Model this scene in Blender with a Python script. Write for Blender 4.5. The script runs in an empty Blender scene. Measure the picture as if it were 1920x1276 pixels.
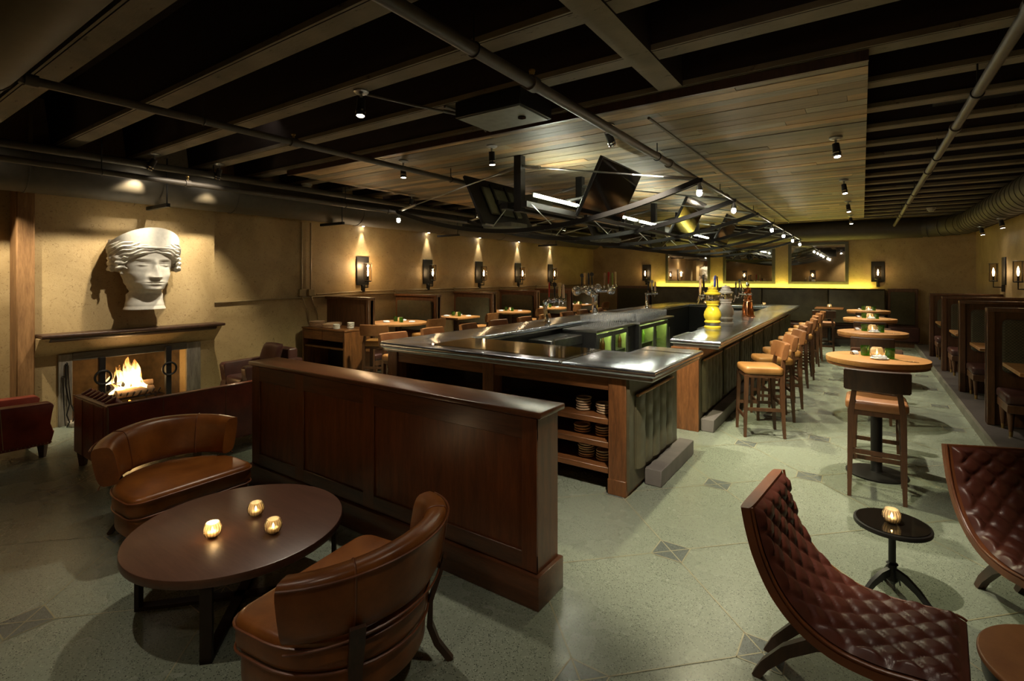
import bpy, bmesh, math, random
from mathutils import Vector, Matrix
R = random.Random(7)
S = bpy.context.scene
C = S.collection
PI = math.pi

# ---------------------------------------------------------------- camera, world, exposure
YAW = math.atan(657/950.)
cam_d = bpy.data.cameras.new('camera'); cam = bpy.data.objects.new('camera', cam_d); C.objects.link(cam)
cam_d.sensor_width = 36; cam_d.lens = 950/1920*36; cam_d.sensor_fit = 'HORIZONTAL'
cam_d.shift_y = -(638-518)/1920.; cam_d.clip_start = .05
cam.location = (0, 0, 1.83); cam.rotation_euler = (PI/2, 0, YAW)
S.camera = cam
w = bpy.data.worlds.new('world'); S.world = w; w.use_nodes = True
w.node_tree.nodes['Background'].inputs[0].default_value = (.5, .45, .35, 1)
w.node_tree.nodes['Background'].inputs[1].default_value = 0.0
S.view_settings.view_transform = 'Standard'; S.view_settings.look = 'None'
S.view_settings.exposure = 1.12; S.view_settings.gamma = 1; S.view_settings.use_curve_mapping = False
S.cycles.max_bounces = 10; S.cycles.transparent_max_bounces = 48
S.cycles.sample_clamp_indirect = 6; S.cycles.use_denoising = True
S.cycles.caustics_reflective = False; S.cycles.caustics_refractive = False

WARM = (1.0, .74, .44); SOFT = (1.0, .87, .68); COOL = (.97, 1.0, .86)
def lamp(kind, loc, power, color=SOFT, parent=None, aim=None, size=70, blend=.6, rad=.03, name='lamp_light'):
    d = bpy.data.lights.new(name, kind); d.energy = power; d.color = color
    if kind == 'SPOT': d.spot_size = math.radians(size); d.spot_blend = blend
    d.shadow_soft_size = rad
    o = bpy.data.objects.new(name, d); C.objects.link(o); o.location = loc
    if aim is not None:
        o.rotation_euler = (Vector(aim)-Vector(loc)).to_track_quat('-Z', 'Y').to_euler()
    if parent is not None:
        o.parent = parent; o.matrix_parent_inverse = parent_mat(parent).inverted()
    return o
def parent_mat(p):
    return Matrix.Translation(p.location) @ p.rotation_euler.to_matrix().to_4x4()

# ---------------------------------------------------------------- materials
MATS = {}
def nt(name):
    m = bpy.data.materials.new(name); m.use_nodes = True
    t = m.node_tree; b = t.nodes['Principled BSDF']; MATS[name] = m
    return m, t, b
def N(t, typ, **kw):
    n = t.nodes.new(typ)
    for k, v in kw.items():
        if hasattr(n, k): setattr(n, k, v)
        else: n.inputs[k.replace('_', ' ')].default_value = v
    return n
def L(t, a, b): t.links.new(a, b)
def ramp(t, fac, stops):
    r = t.nodes.new('ShaderNodeValToRGB'); e = r.color_ramp.elements
    while len(e) < len(stops): e.new(.5)
    for i, (p, c) in enumerate(stops):
        e[i].position = p; e[i].color = (*c, 1)
    L(t, fac, r.inputs[0]); return r.outputs[0]
def coords(t, scale=(1, 1, 1), which='Object', rot=(0, 0, 0)):
    tc = t.nodes.new('ShaderNodeTexCoord'); mp = t.nodes.new('ShaderNodeMapping')
    mp.inputs['Scale'].default_value = scale; mp.inputs['Rotation'].default_value = rot
    L(t, tc.outputs[which], mp.inputs[0]); return mp.outputs[0]
def bump(t, b, h, strength=.2, dist=.01):
    n = t.nodes.new('ShaderNodeBump'); n.inputs['Strength'].default_value = strength
    n.inputs['Distance'].default_value = dist; L(t, h, n.inputs['Height']); L(t, n.outputs[0], b.inputs['Normal'])
def plain(name, c, rough=.5, metal=0., var=.12, scale=14, coat=0.):
    m, t, b = nt(name); co = coords(t)
    n = N(t, 'ShaderNodeTexNoise', Scale=scale, Detail=4)
    L(t, co, n.inputs['Vector'])
    lo = tuple(x*(1-var) for x in c); hi = tuple(min(1, x*(1+var)) for x in c)
    L(t, ramp(t, n.outputs[0], [(.3, lo), (.7, hi)]), b.inputs['Base Color'])
    b.inputs['Roughness'].default_value = rough; b.inputs['Metallic'].default_value = metal
    b.inputs['Coat Weight'].default_value = coat
    return m
def wood(name, c1, c2, axis='z', rough=.4, scale=9, coat=0., plank=0):
    m, t, b = nt(name); s = {'x': (.12, 1, 1), 'y': (1, .12, 1), 'z': (1, 1, .12)}[axis]
    co = coords(t, tuple(k*scale for k in s))
    n1 = N(t, 'ShaderNodeTexNoise', Scale=2.2, Detail=6, Roughness=.65, Distortion=.5); L(t, co, n1.inputs['Vector'])
    n2 = N(t, 'ShaderNodeTexNoise', Scale=14, Detail=3); L(t, co, n2.inputs['Vector'])
    mx = N(t, 'ShaderNodeMath', operation='MULTIPLY_ADD'); mx.inputs[1].default_value = .35
    L(t, n2.outputs[0], mx.inputs[0]); L(t, n1.outputs[0], mx.inputs[2])
    mid = tuple((a+b_)/2 for a, b_ in zip(c1, c2))
    L(t, ramp(t, mx.outputs[0], [(.42, c1), (.65, mid), (.86, c2)]), b.inputs['Base Color'])
    b.inputs['Roughness'].default_value = rough; b.inputs['Coat Weight'].default_value = coat
    b.inputs['Coat Roughness'].default_value = .25
    bump(t, b, n2.outputs[0], .08, .003)
    return m
def leather(name, c1, c2, rough=.34, scale=5):
    m, t, b = nt(name); co = coords(t)
    n = N(t, 'ShaderNodeTexNoise', Scale=scale, Detail=5, Roughness=.6); L(t, co, n.inputs['Vector'])
    L(t, ramp(t, n.outputs[0], [(.3, c1), (.72, c2)]), b.inputs['Base Color'])
    v = N(t, 'ShaderNodeTexVoronoi', Scale=260); L(t, co, v.inputs['Vector'])
    n3 = N(t, 'ShaderNodeTexNoise', Scale=9, Detail=3); L(t, co, n3.inputs['Vector'])
    rr = N(t, 'ShaderNodeMapRange'); rr.inputs[3].default_value = rough-.08; rr.inputs[4].default_value = rough+.12
    L(t, n3.outputs[0], rr.inputs[0]); L(t, rr.outputs[0], b.inputs['Roughness'])
    bump(t, b, v.outputs[0], .12, .002)
    return m
def emit(name, c, s):
    m, t, b = nt(name); b.inputs['Base Color'].default_value = (*c, 1)
    b.inputs['Emission Color'].default_value = (*c, 1); b.inputs['Emission Strength'].default_value = s
    return m
def glass(name, tint=(1, 1, 1), rough=.02, ior=1.45, body=0.):
    m = bpy.data.materials.new(name); m.use_nodes = True; t = m.node_tree; t.nodes.clear(); MATS[name] = m
    o = t.nodes.new('ShaderNodeOutputMaterial'); mx = t.nodes.new('ShaderNodeMixShader')
    tr = t.nodes.new('ShaderNodeBsdfTransparent'); gl = t.nodes.new('ShaderNodeBsdfGlossy')
    tr.inputs[0].default_value = (*tint, 1); gl.inputs['Roughness'].default_value = rough
    lw = t.nodes.new('ShaderNodeLayerWeight'); lw.inputs[0].default_value = .5        # Schlick reflectance, same on both faces of a thin wall
    pw = N(t, 'ShaderNodeMath', operation='POWER'); pw.inputs[1].default_value = 4; L(t, lw.outputs['Facing'], pw.inputs[0])
    fr = N(t, 'ShaderNodeMath', operation='MULTIPLY_ADD'); f0 = ((ior-1)/(ior+1))**2; fr.inputs[1].default_value = .75; fr.inputs[2].default_value = f0
    L(t, pw.outputs[0], fr.inputs[0])
    sh = tr.outputs[0]
    if body:
        df = t.nodes.new('ShaderNodeBsdfDiffuse'); df.inputs[0].default_value = (*tint, 1); m2 = t.nodes.new('ShaderNodeMixShader')
        m2.inputs[0].default_value = body; L(t, sh, m2.inputs[1]); L(t, df.outputs[0], m2.inputs[2]); sh = m2.outputs[0]
    L(t, fr.outputs[0], mx.inputs[0]); L(t, sh, mx.inputs[1]); L(t, gl.outputs[0], mx.inputs[2]); L(t, mx.outputs[0], o.inputs[0])
    return m

def m_plaster():
    m, t, b = nt('plaster'); co = coords(t)
    n = N(t, 'ShaderNodeTexNoise', Scale=1.1, Detail=7, Roughness=.62, Distortion=.8); L(t, co, n.inputs['Vector'])
    base = ramp(t, n.outputs[0], [(.28, (.34, .235, .105)), (.5, (.45, .325, .155)), (.72, (.54, .40, .205))])
    f = N(t, 'ShaderNodeTexNoise', Scale=25, Detail=8, Roughness=.74, Distortion=1.6); L(t, co, f.inputs['Vector'])
    fl = ramp(t, f.outputs[0], [(.355, (.42, .35, .26)), (.44, (1, 1, 1))])
    mx = N(t, 'ShaderNodeMix', data_type='RGBA', blend_type='MULTIPLY'); mx.inputs[0].default_value = .85
    L(t, base, mx.inputs[6]); L(t, fl, mx.inputs[7]); L(t, mx.outputs[2], b.inputs['Base Color'])
    b.inputs['Roughness'].default_value = .55
    bump(t, b, f.outputs[0], .35, .012)
    return m
def m_terrazzo(name, base, dark, light):
    m, t, b = nt(name); co = coords(t)
    n = N(t, 'ShaderNodeTexNoise', Scale=.8, Detail=4); L(t, co, n.inputs['Vector'])
    bc = ramp(t, n.outputs[0], [(.3, tuple(x*.95 for x in base)), (.7, tuple(x*1.05 for x in base))])
    v = N(t, 'ShaderNodeTexVoronoi', Scale=150); L(t, co, v.inputs['Vector'])
    hs = N(t, 'ShaderNodeSeparateColor'); L(t, v.outputs['Color'], hs.inputs[0])
    chip = ramp(t, hs.outputs[0], [(.0, dark), (.20, dark), (.23, base), (.88, base), (.91, light), (1, light)])
    mask = ramp(t, hs.outputs[0], [(.21, (1, 1, 1)), (.22, (0, 0, 0)), (.89, (0, 0, 0)), (.90, (1, 1, 1))])
    near = ramp(t, v.outputs['Distance'], [(.38, (1, 1, 1)), (.5, (0, 0, 0))])
    mm = N(t, 'ShaderNodeMath', operation='MULTIPLY'); L(t, mask, mm.inputs[0]); L(t, near, mm.inputs[1])
    mx = N(t, 'ShaderNodeMix', data_type='RGBA'); L(t, mm.outputs[0], mx.inputs[0]); L(t, bc, mx.inputs[6]); L(t, chip, mx.inputs[7])
    L(t, mx.outputs[2], b.inputs['Base Color']); b.inputs['Roughness'].default_value = .27
    n2 = N(t, 'ShaderNodeTexNoise', Scale=2.3, Detail=3); L(t, co, n2.inputs['Vector'])
    rr = N(t, 'ShaderNodeMapRange'); rr.inputs[3].default_value = .2; rr.inputs[4].default_value = .34
    L(t, n2.outputs[0], rr.inputs[0]); L(t, rr.outputs[0], b.inputs['Roughness'])
    return m
def m_zinc():
    m, t, b = nt('zinc'); co = coords(t, (2, 7, 2))
    n = N(t, 'ShaderNodeTexNoise', Scale=2.4, Detail=6, Roughness=.6); L(t, co, n.inputs['Vector'])
    L(t, ramp(t, n.outputs[0], [(.3, (.47, .51, .60)), (.7, (.72, .77, .88))]), b.inputs['Base Color'])
    b.inputs['Metallic'].default_value = 1
    rr = N(t, 'ShaderNodeMapRange'); rr.inputs[3].default_value = .1; rr.inputs[4].default_value = .3
    L(t, n.outputs[0], rr.inputs[0]); L(t, rr.outputs[0], b.inputs['Roughness'])
    n2 = N(t, 'ShaderNodeTexNoise', Scale=5, Detail=2); L(t, co, n2.inputs['Vector'])
    bump(t, b, n2.outputs[0], .10, .01)
    return m
def m_planks():
    m, t, b = nt('reclaimed_planks'); co = coords(t, (1.2, 10, 10))
    at = N(t, 'ShaderNodeAttribute'); at.attribute_name = 'plank'
    n = N(t, 'ShaderNodeTexNoise', Scale=2.2, Detail=8, Roughness=.7, Distortion=.6); L(t, co, n.inputs['Vector'])
    g = ramp(t, n.outputs[0], [(.3, (.42, .40, .38)), (.5, (.95, .95, .95)), (.75, (1.25, 1.22, 1.15))])
    mx = N(t, 'ShaderNodeMix', data_type='RGBA', blend_type='MULTIPLY'); mx.inputs[0].default_value = 1
    L(t, at.outputs['Color'], mx.inputs[6]); L(t, g, mx.inputs[7]); L(t, mx.outputs[2], b.inputs['Base Color'])
    b.inputs['Roughness'].default_value = .55; bump(t, b, n.outputs[0], .3, .006)
    return m
def m_concrete(name, c, holes=True):
    m, t, b = nt(name); co = coords(t)
    n = N(t, 'ShaderNodeTexNoise', Scale=3, Detail=6); L(t, co, n.inputs['Vector'])
    base = ramp(t, n.outputs[0], [(.3, tuple(x*.75 for x in c)), (.7, tuple(x*1.15 for x in c))])
    f = N(t, 'ShaderNodeTexNoise', Scale=11, Detail=8, Roughness=.75); L(t, coords(t, (.5, 1.6, 1)), f.inputs['Vector'])
    fl = ramp(t, f.outputs[0], [(.34, (.25, .22, .2)), (.40, (1, 1, 1))])
    mx = N(t, 'ShaderNodeMix', data_type='RGBA', blend_type='MULTIPLY'); mx.inputs[0].default_value = .85 if holes else .2
    L(t, base, mx.inputs[6]); L(t, fl, mx.inputs[7]); L(t, mx.outputs[2], b.inputs['Base Color'])
    b.inputs['Roughness'].default_value = .8; bump(t, b, f.outputs[0], .4 if holes else .05, .02)
    return m
def m_weave(name, c1, c2):
    m, t, b = nt(name); co = coords(t, (60, 60, 60))
    k = N(t, 'ShaderNodeTexChecker', Scale=1.0); k.inputs[1].default_value = (*c1, 1); k.inputs[2].default_value = (*c2, 1)
    L(t, co, k.inputs[0])
    n = N(t, 'ShaderNodeTexNoise', Scale=.3, Detail=4); L(t, co, n.inputs['Vector'])
    mx = N(t, 'ShaderNodeMix', data_type='RGBA', blend_type='MULTIPLY'); mx.inputs[0].default_value = .5
    L(t, k.outputs[0], mx.inputs[6]); L(t, n.outputs[0], mx.inputs[7]); L(t, mx.outputs[2], b.inputs['Base Color'])
    b.inputs['Roughness'].default_value = .9; return m
def m_flame():
    m = bpy.data.materials.new('flame'); m.use_nodes = True; t = m.node_tree; t.nodes.clear(); MATS['flame'] = m
    o = t.nodes.new('ShaderNodeOutputMaterial'); mx = t.nodes.new('ShaderNodeMixShader')
    tr = t.nodes.new('ShaderNodeBsdfTransparent'); e = t.nodes.new('ShaderNodeEmission')
    tc = t.nodes.new('ShaderNodeTexCoord'); sp = t.nodes.new('ShaderNodeSeparateXYZ'); L(t, tc.outputs['Generated'], sp.inputs[0])
    L(t, ramp(t, sp.outputs[2], [(.0, (1, .62, .2)), (.35, (1, .78, .35)), (.7, (1, .40, .08)), (1, (.8, .14, .02))]), e.inputs[0])
    e.inputs[1].default_value = 3.4
    n = N(t, 'ShaderNodeTexNoise', Scale=4, Detail=4, Distortion=1); L(t, coords(t, (3, 3, .8)), n.inputs['Vector'])
    ad = N(t, 'ShaderNodeMath', operation='SUBTRACT'); L(t, n.outputs[0], ad.inputs[0])
    sc = N(t, 'ShaderNodeMath', operation='MULTIPLY'); sc.inputs[1].default_value = .42; L(t, sp.outputs[2], sc.inputs[0]); L(t, sc.outputs[0], ad.inputs[1])
    L(t, ramp(t, ad.outputs[0], [(.14, (0, 0, 0)), (.42, (.62, .62, .62))]), mx.inputs[0])
    L(t, tr.outputs[0], mx.inputs[1]); L(t, e.outputs[0], mx.inputs[2]); L(t, mx.outputs[0], o.inputs[0])
    return m

m_plaster(); m_zinc(); m_planks(); m_flame()
m_terrazzo('terrazzo', (.225, .258, .200), (.05, .058, .045), (.36, .40, .32))
m_terrazzo('slate_inlay', (.115, .135, .125), (.04, .045, .04), (.2, .23, .21))
m_concrete('beam_concrete', (.20, .165, .115)); m_concrete('footrest_concrete', (.20, .18, .165), False)
m_concrete('hearth_stone', (.34, .30, .23), False)
m_weave('tweed', (.15, .125, .075), (.075, .066, .045)); m_weave('olive_fabric', (.115, .098, .05), (.085, .073, .038))
wood('walnut', (.085, .032, .012), (.26, .105, .035), 'x', .38); wood('walnut_up', (.085, .032, .012), (.26, .105, .035), 'z', .38)
wood('red_panel', (.098, .027, .008), (.205, .063, .018), 'z', .34, coat=.15)
wood('red_cap', (.07, .024, .01), (.15, .055, .022), 'x', .3, coat=.25)
wood('honey_oak', (.31, .135, .042), (.54, .28, .10), 'x', .38, scale=6, coat=.15)
wood('espresso', (.075, .033, .021), (.12, .056, .035), 'x', .36, scale=7)
wood('dark_wood', (.03, .014, .008), (.07, .032, .016), 'z', .4)
wood('stool_wood', (.045, .020, .010), (.12, .052, .022), 'z', .4)
wood('booth_wood', (.055, .024, .011), (.15, .066, .028), 'z', .42)
wood('post_timber', (.16, .075, .025), (.38, .20, .075), 'z', .7)
wood('grey_timber', (.13, .11, .085), (.33, .29, .23), 'z', .8); wood('grey_timber_flat', (.08, .07, .055), (.20, .175, .14), 'y', .8)
leather('brown_leather', (.115, .033, .006), (.26, .088, .016), .30); leather('red_leather', (.125, .016, .010), (.26, .046, .022))
leather('tan_leather', (.30, .13, .035), (.46, .23, .07), .4); leather('quilt_leather', (.055, .016, .011), (.112, .032, .021), .36)
leather('saddle_leather', (.11, .034, .012), (.20, .062, .02)); leather('booth_leather', (.045, .017, .014), (.085, .032, .026))
leather('olive_leather', (.075, .066, .038), (.135, .118, .068), .42); leather('caramel_leather', (.22, .085, .03), (.36, .16, .06), .42)
plain('black_metal', (.012, .011, .010), .45, .3); plain('dark_steel', (.034, .024, .020), .4, .7)
plain('ceiling_dark', (.020, .010, .008), .85); plain('pipe_paint', (.085, .070, .055), .5)
plain('duct_paint', (.060, .048, .030), .6); plain('chrome', (.85, .85, .87), .06, 1, .02); plain('steel', (.42, .43, .42), .3, 1)
plain('fridge_black', (.02, .02, .02), .35, .2); plain('screen', (.006, .005, .005), .09, 0, 0); plain('grey_plastic', (.13, .14, .10), .5)
plain('copper', (.72, .30, .14), .1, 1, .05); plain('yellow_ceramic', (.80, .62, .05), .12, 0, .03); plain('white_ceramic', (.78, .75, .70), .14, 0, .03)
plain('bread_bowl', (.62, .47, .30), .55, 0, .2); plain('plate_white', (.80, .77, .72), .25, 0, .03); plain('napkin', (.62, .63, .66), .9, 0, .15)
plain('plaster_white', (.64, .61, .54), .75, 0, .08, 25); plain('brass', (.55, .38, .14), .3, 1); plain('black_glass', (.01, .008, .006), .05)
plain('log_wood', (.30, .19, .10), .8, 0, .4); plain('char', (.015, .012, .010), .9); plain('ash_brick', (.085, .052, .024), .9, 0, .35, 9)
plain('pale_paint', (.50, .48, .40), .5); plain('nail', (.45, .38, .26), .3, 1); plain('tray_mirror', (.20, .18, .145), .09, 1, .6, 60)
plain('tap_red', (.55, .03, .02), .3); plain('tap_tan', (.62, .42, .17), .4); plain('tap_green', (.25, .45, .06), .4); plain('tap_blue', (.03, .05, .45), .3)
plain('amber', (.10, .035, .01), .12); plain('tap_black', (.02, .02, .022), .3); plain('mirror', (.88, .84, .78), .02, 1, .01); plain('mirror_frame', (.075, .066, .045), .5)
plain('vent_grey', (.20, .21, .18), .6); plain('salmon', (.58, .38, .24), .5); plain('conduit_tan', (.30, .22, .105), .5); plain('inlay_line', (.30, .28, .17), .4); plain('platform_paint', (.050, .042, .038), .5); plain('riser_edge', (.13, .125, .095), .5)
glass('clear_glass', (.98, .99, 1.), .10, 2.0, body=.13); glass('green_glass', (.22, .55, .10), .03, 1.6, body=.10); glass('smoke_glass', (.9, .86, .8))
glass('votive_glass', (.95, .86, .7), .12, 1.6, body=.28); glass('fridge_glass', (.9, .95, .86))
emit('bulb', (1, .88, .66), 60); emit('filament', (1, .72, .38), 45); emit('led_white', (.98, 1, .76), 60); emit('led_yellow', (1, .86, .16), 30)
emit('candle_flame', (1, .78, .42), 30); emit('ember', (1, .25, .03), 5); emit('fridge_light', (.80, .95, .40), 14); plain('fridge_back', (.42, .46, .20), .6); plain('wax', (.8, .74, .6), .6)
emit('downlight', (1, .93, .80), 40)

# ---------------------------------------------------------------- mesh helpers
def BM(): return bmesh.new()
def faces_of(verts):
    s = set()
    for v in verts: s.update(v.link_faces)
    return s
def box(bm, x0, x1, y0, y1, z0, z1, bev=0., seg=2, M=None, mi=0):
    vs = [bm.verts.new((x, y, z)) for z in (z0, z1) for y in (y0, y1) for x in (x0, x1)]
    q = [(0, 2, 3, 1), (4, 5, 7, 6), (0, 1, 5, 4), (2, 6, 7, 3), (0, 4, 6, 2), (1, 3, 7, 5)]
    fs = [bm.faces.new([vs[i] for i in f]) for f in q]
    for f in fs: f.material_index = mi
    if bev:
        es = list({e for f in fs for e in f.edges})
        r = bmesh.ops.bevel(bm, geom=es, offset=bev, segments=seg, affect='EDGES', profile=.5)
        vs = list({v for f in r['faces'] for v in f.verts} | {v for v in vs if v.is_valid})
        for f in faces_of(vs): f.material_index = mi
    if M is not None: bmesh.ops.transform(bm, matrix=M, verts=vs)
    return vs
def ring_faces(bm, rings, closed_u=True, mi=0, cap0=False, cap1=False):
    n = len(rings[0])
    for a, b in zip(rings[:-1], rings[1:]):
        for i in range(n if closed_u else n-1):
            j = (i+1) % n
            f = bm.faces.new((a[i], a[j], b[j], b[i])); f.material_index = mi
    if cap0: bm.faces.new(list(reversed(rings[0]))).material_index = mi
    if cap1: bm.faces.new(rings[-1]).material_index = mi
def lathe(bm, prof, n=20, o=(0, 0, 0), M=None, mi=0, cap0=True, cap1=True, ribs=0, amp=0.):
    rings = []
    for r, z in prof:
        ring = []
        for i in range(n):
            a = 2*PI*i/n; rr = r*(1+(amp*(1 if i % 2 else -1) if ribs else 0))
            p = Vector((rr*math.cos(a), rr*math.sin(a), z))
            p = (M @ p) if M is not None else p
            ring.append(bm.verts.new(p+Vector(o)))
        rings.append(ring)
    ring_faces(bm, rings, True, mi, cap0, cap1); return rings
def cyl(bm, p0, p1, r0, r1=None, n=12, mi=0, caps=True):
    p0 = Vector(p0); p1 = Vector(p1); r1 = r0 if r1 is None else r1
    d = p1-p0; Q = d.to_track_quat('Z', 'Y').to_matrix().to_4x4(); M = Matrix.Translation(p0) @ Q
    return lathe(bm, [(r0, 0), (r1, d.length)], n, M=M, mi=mi, cap0=caps, cap1=caps)
def tube(bm, pts, r, n=8, closed=False, mi=0, rect=None, up=None, caps=True):
    P = [Vector(p) for p in pts]; k = len(P); rings = []
    prev = Vector(up) if up else None
    for i in range(k):
        a = P[(i-1) % k] if (closed or i > 0) else P[i]; b = P[(i+1) % k] if (closed or i < k-1) else P[i]
        tn = (b-a).normalized()
        if prev is None: prev = Vector((0, 0, 1)) if abs(tn.z) < .9 else Vector((1, 0, 0))
        u = (prev-tn*prev.dot(tn))
        u = u.normalized() if u.length > 1e-6 else tn.orthogonal().normalized()
        v = tn.cross(u)
        if not up: prev = u
        rr = r[i] if isinstance(r, (list, tuple)) else r
        if rect:
            hw, hh = rect if not isinstance(rect, list) else rect[i]
            ring = [bm.verts.new(P[i]+v*x*hw+u*y*hh) for x, y in ((-1, -1), (1, -1), (1, 1), (-1, 1))]
        else:
            ring = [bm.verts.new(P[i]+(u*math.cos(2*PI*j/n)+v*math.sin(2*PI*j/n))*rr) for j in range(n)]
        rings.append(ring)
    if closed: rings.append(rings[0])
    ring_faces(bm, rings, True, mi, caps and not closed, caps and not closed)
    return rings
def slab(bm, outline, z0, z1, bev=0., seg=2, mi=0, bottom=True):
    vs = [bm.verts.new((x, y, z0)) for x, y in outline]; f = bm.faces.new(vs)
    r = bmesh.ops.extrude_face_region(bm, geom=[f]); nv = [e for e in r['geom'] if isinstance(e, bmesh.types.BMVert)]
    for v in nv: v.co.z = z1
    fs = faces_of(vs+nv)
    for g in fs: g.material_index = mi
    bmesh.ops.recalc_face_normals(bm, faces=list(fs))
    if bev:
        nvs = set(nv) | (set(vs) if bottom else set())
        es = [e for e in {e for g in fs for e in g.edges} if e.verts[0] in nvs and e.verts[1] in nvs and abs(e.verts[0].co.z-e.verts[1].co.z) < 1e-6]
        r = bmesh.ops.bevel(bm, geom=es, offset=bev, segments=seg, affect='EDGES', profile=.5)
        for g in r['faces']: g.material_index = mi
def arc(cx, cy, r, a0, a1, n, ry=None):
    ry = r if ry is None else ry
    return [(cx+r*math.cos(math.radians(a0+(a1-a0)*i/n)), cy+ry*math.sin(math.radians(a0+(a1-a0)*i/n))) for i in range(n+1)]
def rrect(x0, x1, y0, y1, r, n=4):
    return arc(x1-r, y1-r, r, 0, 90, n)+arc(x0+r, y1-r, r, 90, 180, n)+arc(x0+r, y0+r, r, 180, 270, n)+arc(x1-r, y0+r, r, 270, 360, n)
def grid(bm, fn, nu, nv, closed=False, mi=0):
    rows = [[bm.verts.new(fn(i/(nu if closed else nu-1), j/(nv-1))) for i in range(nu)] for j in range(nv)]
    ring_faces(bm, rows, closed, mi); return rows
def xf(bm, M): bmesh.ops.transform(bm, matrix=M, verts=bm.verts[:])
def RZ(a): return Matrix.Rotation(a, 4, 'Z')
def T(x, y, z): return Matrix.Translation((x, y, z))

def obj(name, bm, mat, parent=None, world=False, smooth=True, angle=40, kind=None):
    if parent is not None and world: xf(bm, parent_mat(parent).inverted())
    bmesh.ops.recalc_face_normals(bm, faces=bm.faces[:])
    me = bpy.data.meshes.new(name); bm.to_mesh(me); bm.free()
    for mm in (mat if isinstance(mat, (list, tuple)) else [mat]): me.materials.append(MATS[mm])
    if smooth:
        me.polygons.foreach_set('use_smooth', [True]*len(me.polygons)); me.set_sharp_from_angle(angle=math.radians(angle))
    o = bpy.data.objects.new(name, me); C.objects.link(o)
    if parent is not None: o.parent = parent
    if kind: o['kind'] = kind
    return o
def tag(o, label, cat, group=None, kind=None):
    o['label'] = label; o['category'] = cat
    if group: o['group'] = group
    if kind: o['kind'] = kind
    return o
def thing(name, label, cat, loc=(0, 0, 0), rz=0., group=None):
    o = bpy.data.objects.new(name, None); o.empty_display_size = .1; C.objects.link(o)
    o.location = loc; o.rotation_euler = (0, 0, rz); return tag(o, label, cat, group)
def part(parent, name, bm, mat, **kw): return obj(name, bm, mat, parent, **kw)
def struct(name, bm, mat, **kw): return obj(name, bm, mat, None, kind='structure', **kw)
KIDS = {}
def kids(o):
    return [c for c in o.children]
def dup(root, loc=None, rz=None, label=None, group=None, scale=None):
    r = root.copy(); C.objects.link(r)
    if loc is not None: r.location = loc
    if rz is not None: r.rotation_euler = (0, 0, rz)
    if label: r['label'] = label
    if group: r['group'] = group
    if scale: r.scale = scale
    for ch in list(root.children):
        c = ch.copy(); C.objects.link(c); c.parent = r
        for g in list(ch.children):
            d = g.copy(); C.objects.link(d); d.parent = c
    return r
def ordinal(i): return ['nearest', 'second', 'third', 'fourth', 'fifth', 'sixth', 'seventh', 'eighth', 'ninth', 'tenth', 'eleventh', 'twelfth', 'thirteenth', 'fourteenth'][i]
# ================================================================ SETTING
XL, XR, YB, YF, ZC = -8.25, 2.37, -3.0, 17.25, 3.95
bm = BM(); box(bm, XL-.2, XR+.2, YB-.2, YF+.2, -.1, 0)
def inlay(cx, cy, h=.1):
    v = [bm.verts.new((cx+a*h, cy+b*h, .0012)) for a, b in ((-1, -1), (1, -1), (1, 1), (-1, 1))]
    bm.faces.new(v).material_index = 1
def line(a, b, wd=.0035, z=.002):
    a = Vector((*a, z)); b = Vector((*b, z)); n = Vector((-(b-a).y, (b-a).x, 0)).normalized()*wd
    bm.faces.new([bm.verts.new(p) for p in (a-n, b-n, b+n, a+n)]).material_index = 2
for i in range(-6, 4):
    for j in range(-3, 13):
        for ox, oy in ((0, 0), (.65, .66)):
            cx, cy = -1.05+1.3*i+ox, 2.06+1.32*j+oy
            if not (XL+.4 < cx < 1.0 and YB < cy < YF-1): continue
            inlay(cx, cy)
            for a, b in (((-1, -1), (1, -1)), ((1, -1), (1, 1)), ((1, 1), (-1, 1)), ((-1, 1), (-1, -1))):
                line((cx+a[0]*.1, cy+a[1]*.1), (cx+b[0]*.1, cy+b[1]*.1))
            line((cx-.1, cy-.1), (cx+.55, cy+.56)); line((cx+.1, cy-.1), (cx-.55, cy+.56))
struct('floor', bm, ['terrazzo', 'slate_inlay', 'inlay_line'], smooth=False)
bm = BM(); box(bm, XL-.2, XR+.2, YB-.2, YF+.2, ZC, ZC+.1); struct('ceiling', bm, 'ceiling_dark')
bm = BM()
box(bm, XL-.2, XL, YB, 2.06, 0, ZC); box(bm, XL-.2, XL, 3.34, YF, 0, ZC); box(bm, XL-.2, XL, 2.06, 3.34, .86, ZC)
struct('wall_left', bm, 'plaster')
bm = BM()
box(bm, XL, -8.05, 1.70, 2.06, 0, ZC); box(bm, XL, -8.05, 3.34, 3.737, 0, ZC); box(bm, XL, -8.05, 2.06, 3.34, .86, ZC)
struct('wall_chimney', bm, 'plaster')
bm = BM(); box(bm, XL-.2, XR+.2, YF, YF+.2, 0, ZC); struct('wall_far', bm, 'plaster')
bm = BM(); box(bm, XR, XR+.2, YB, YF, 0, ZC); struct('wall_right', bm, 'plaster')
bm = BM(); box(bm, XL-.2, XR+.2, YB-.2, YB, 0, ZC); struct('wall_back', bm, 'plaster')
bm = BM(); box(bm, XL+.001, -7.95, 1.54, 1.699, 0, 2.86, .012, 1); struct('trim_1', bm, 'post_timber')
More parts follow.
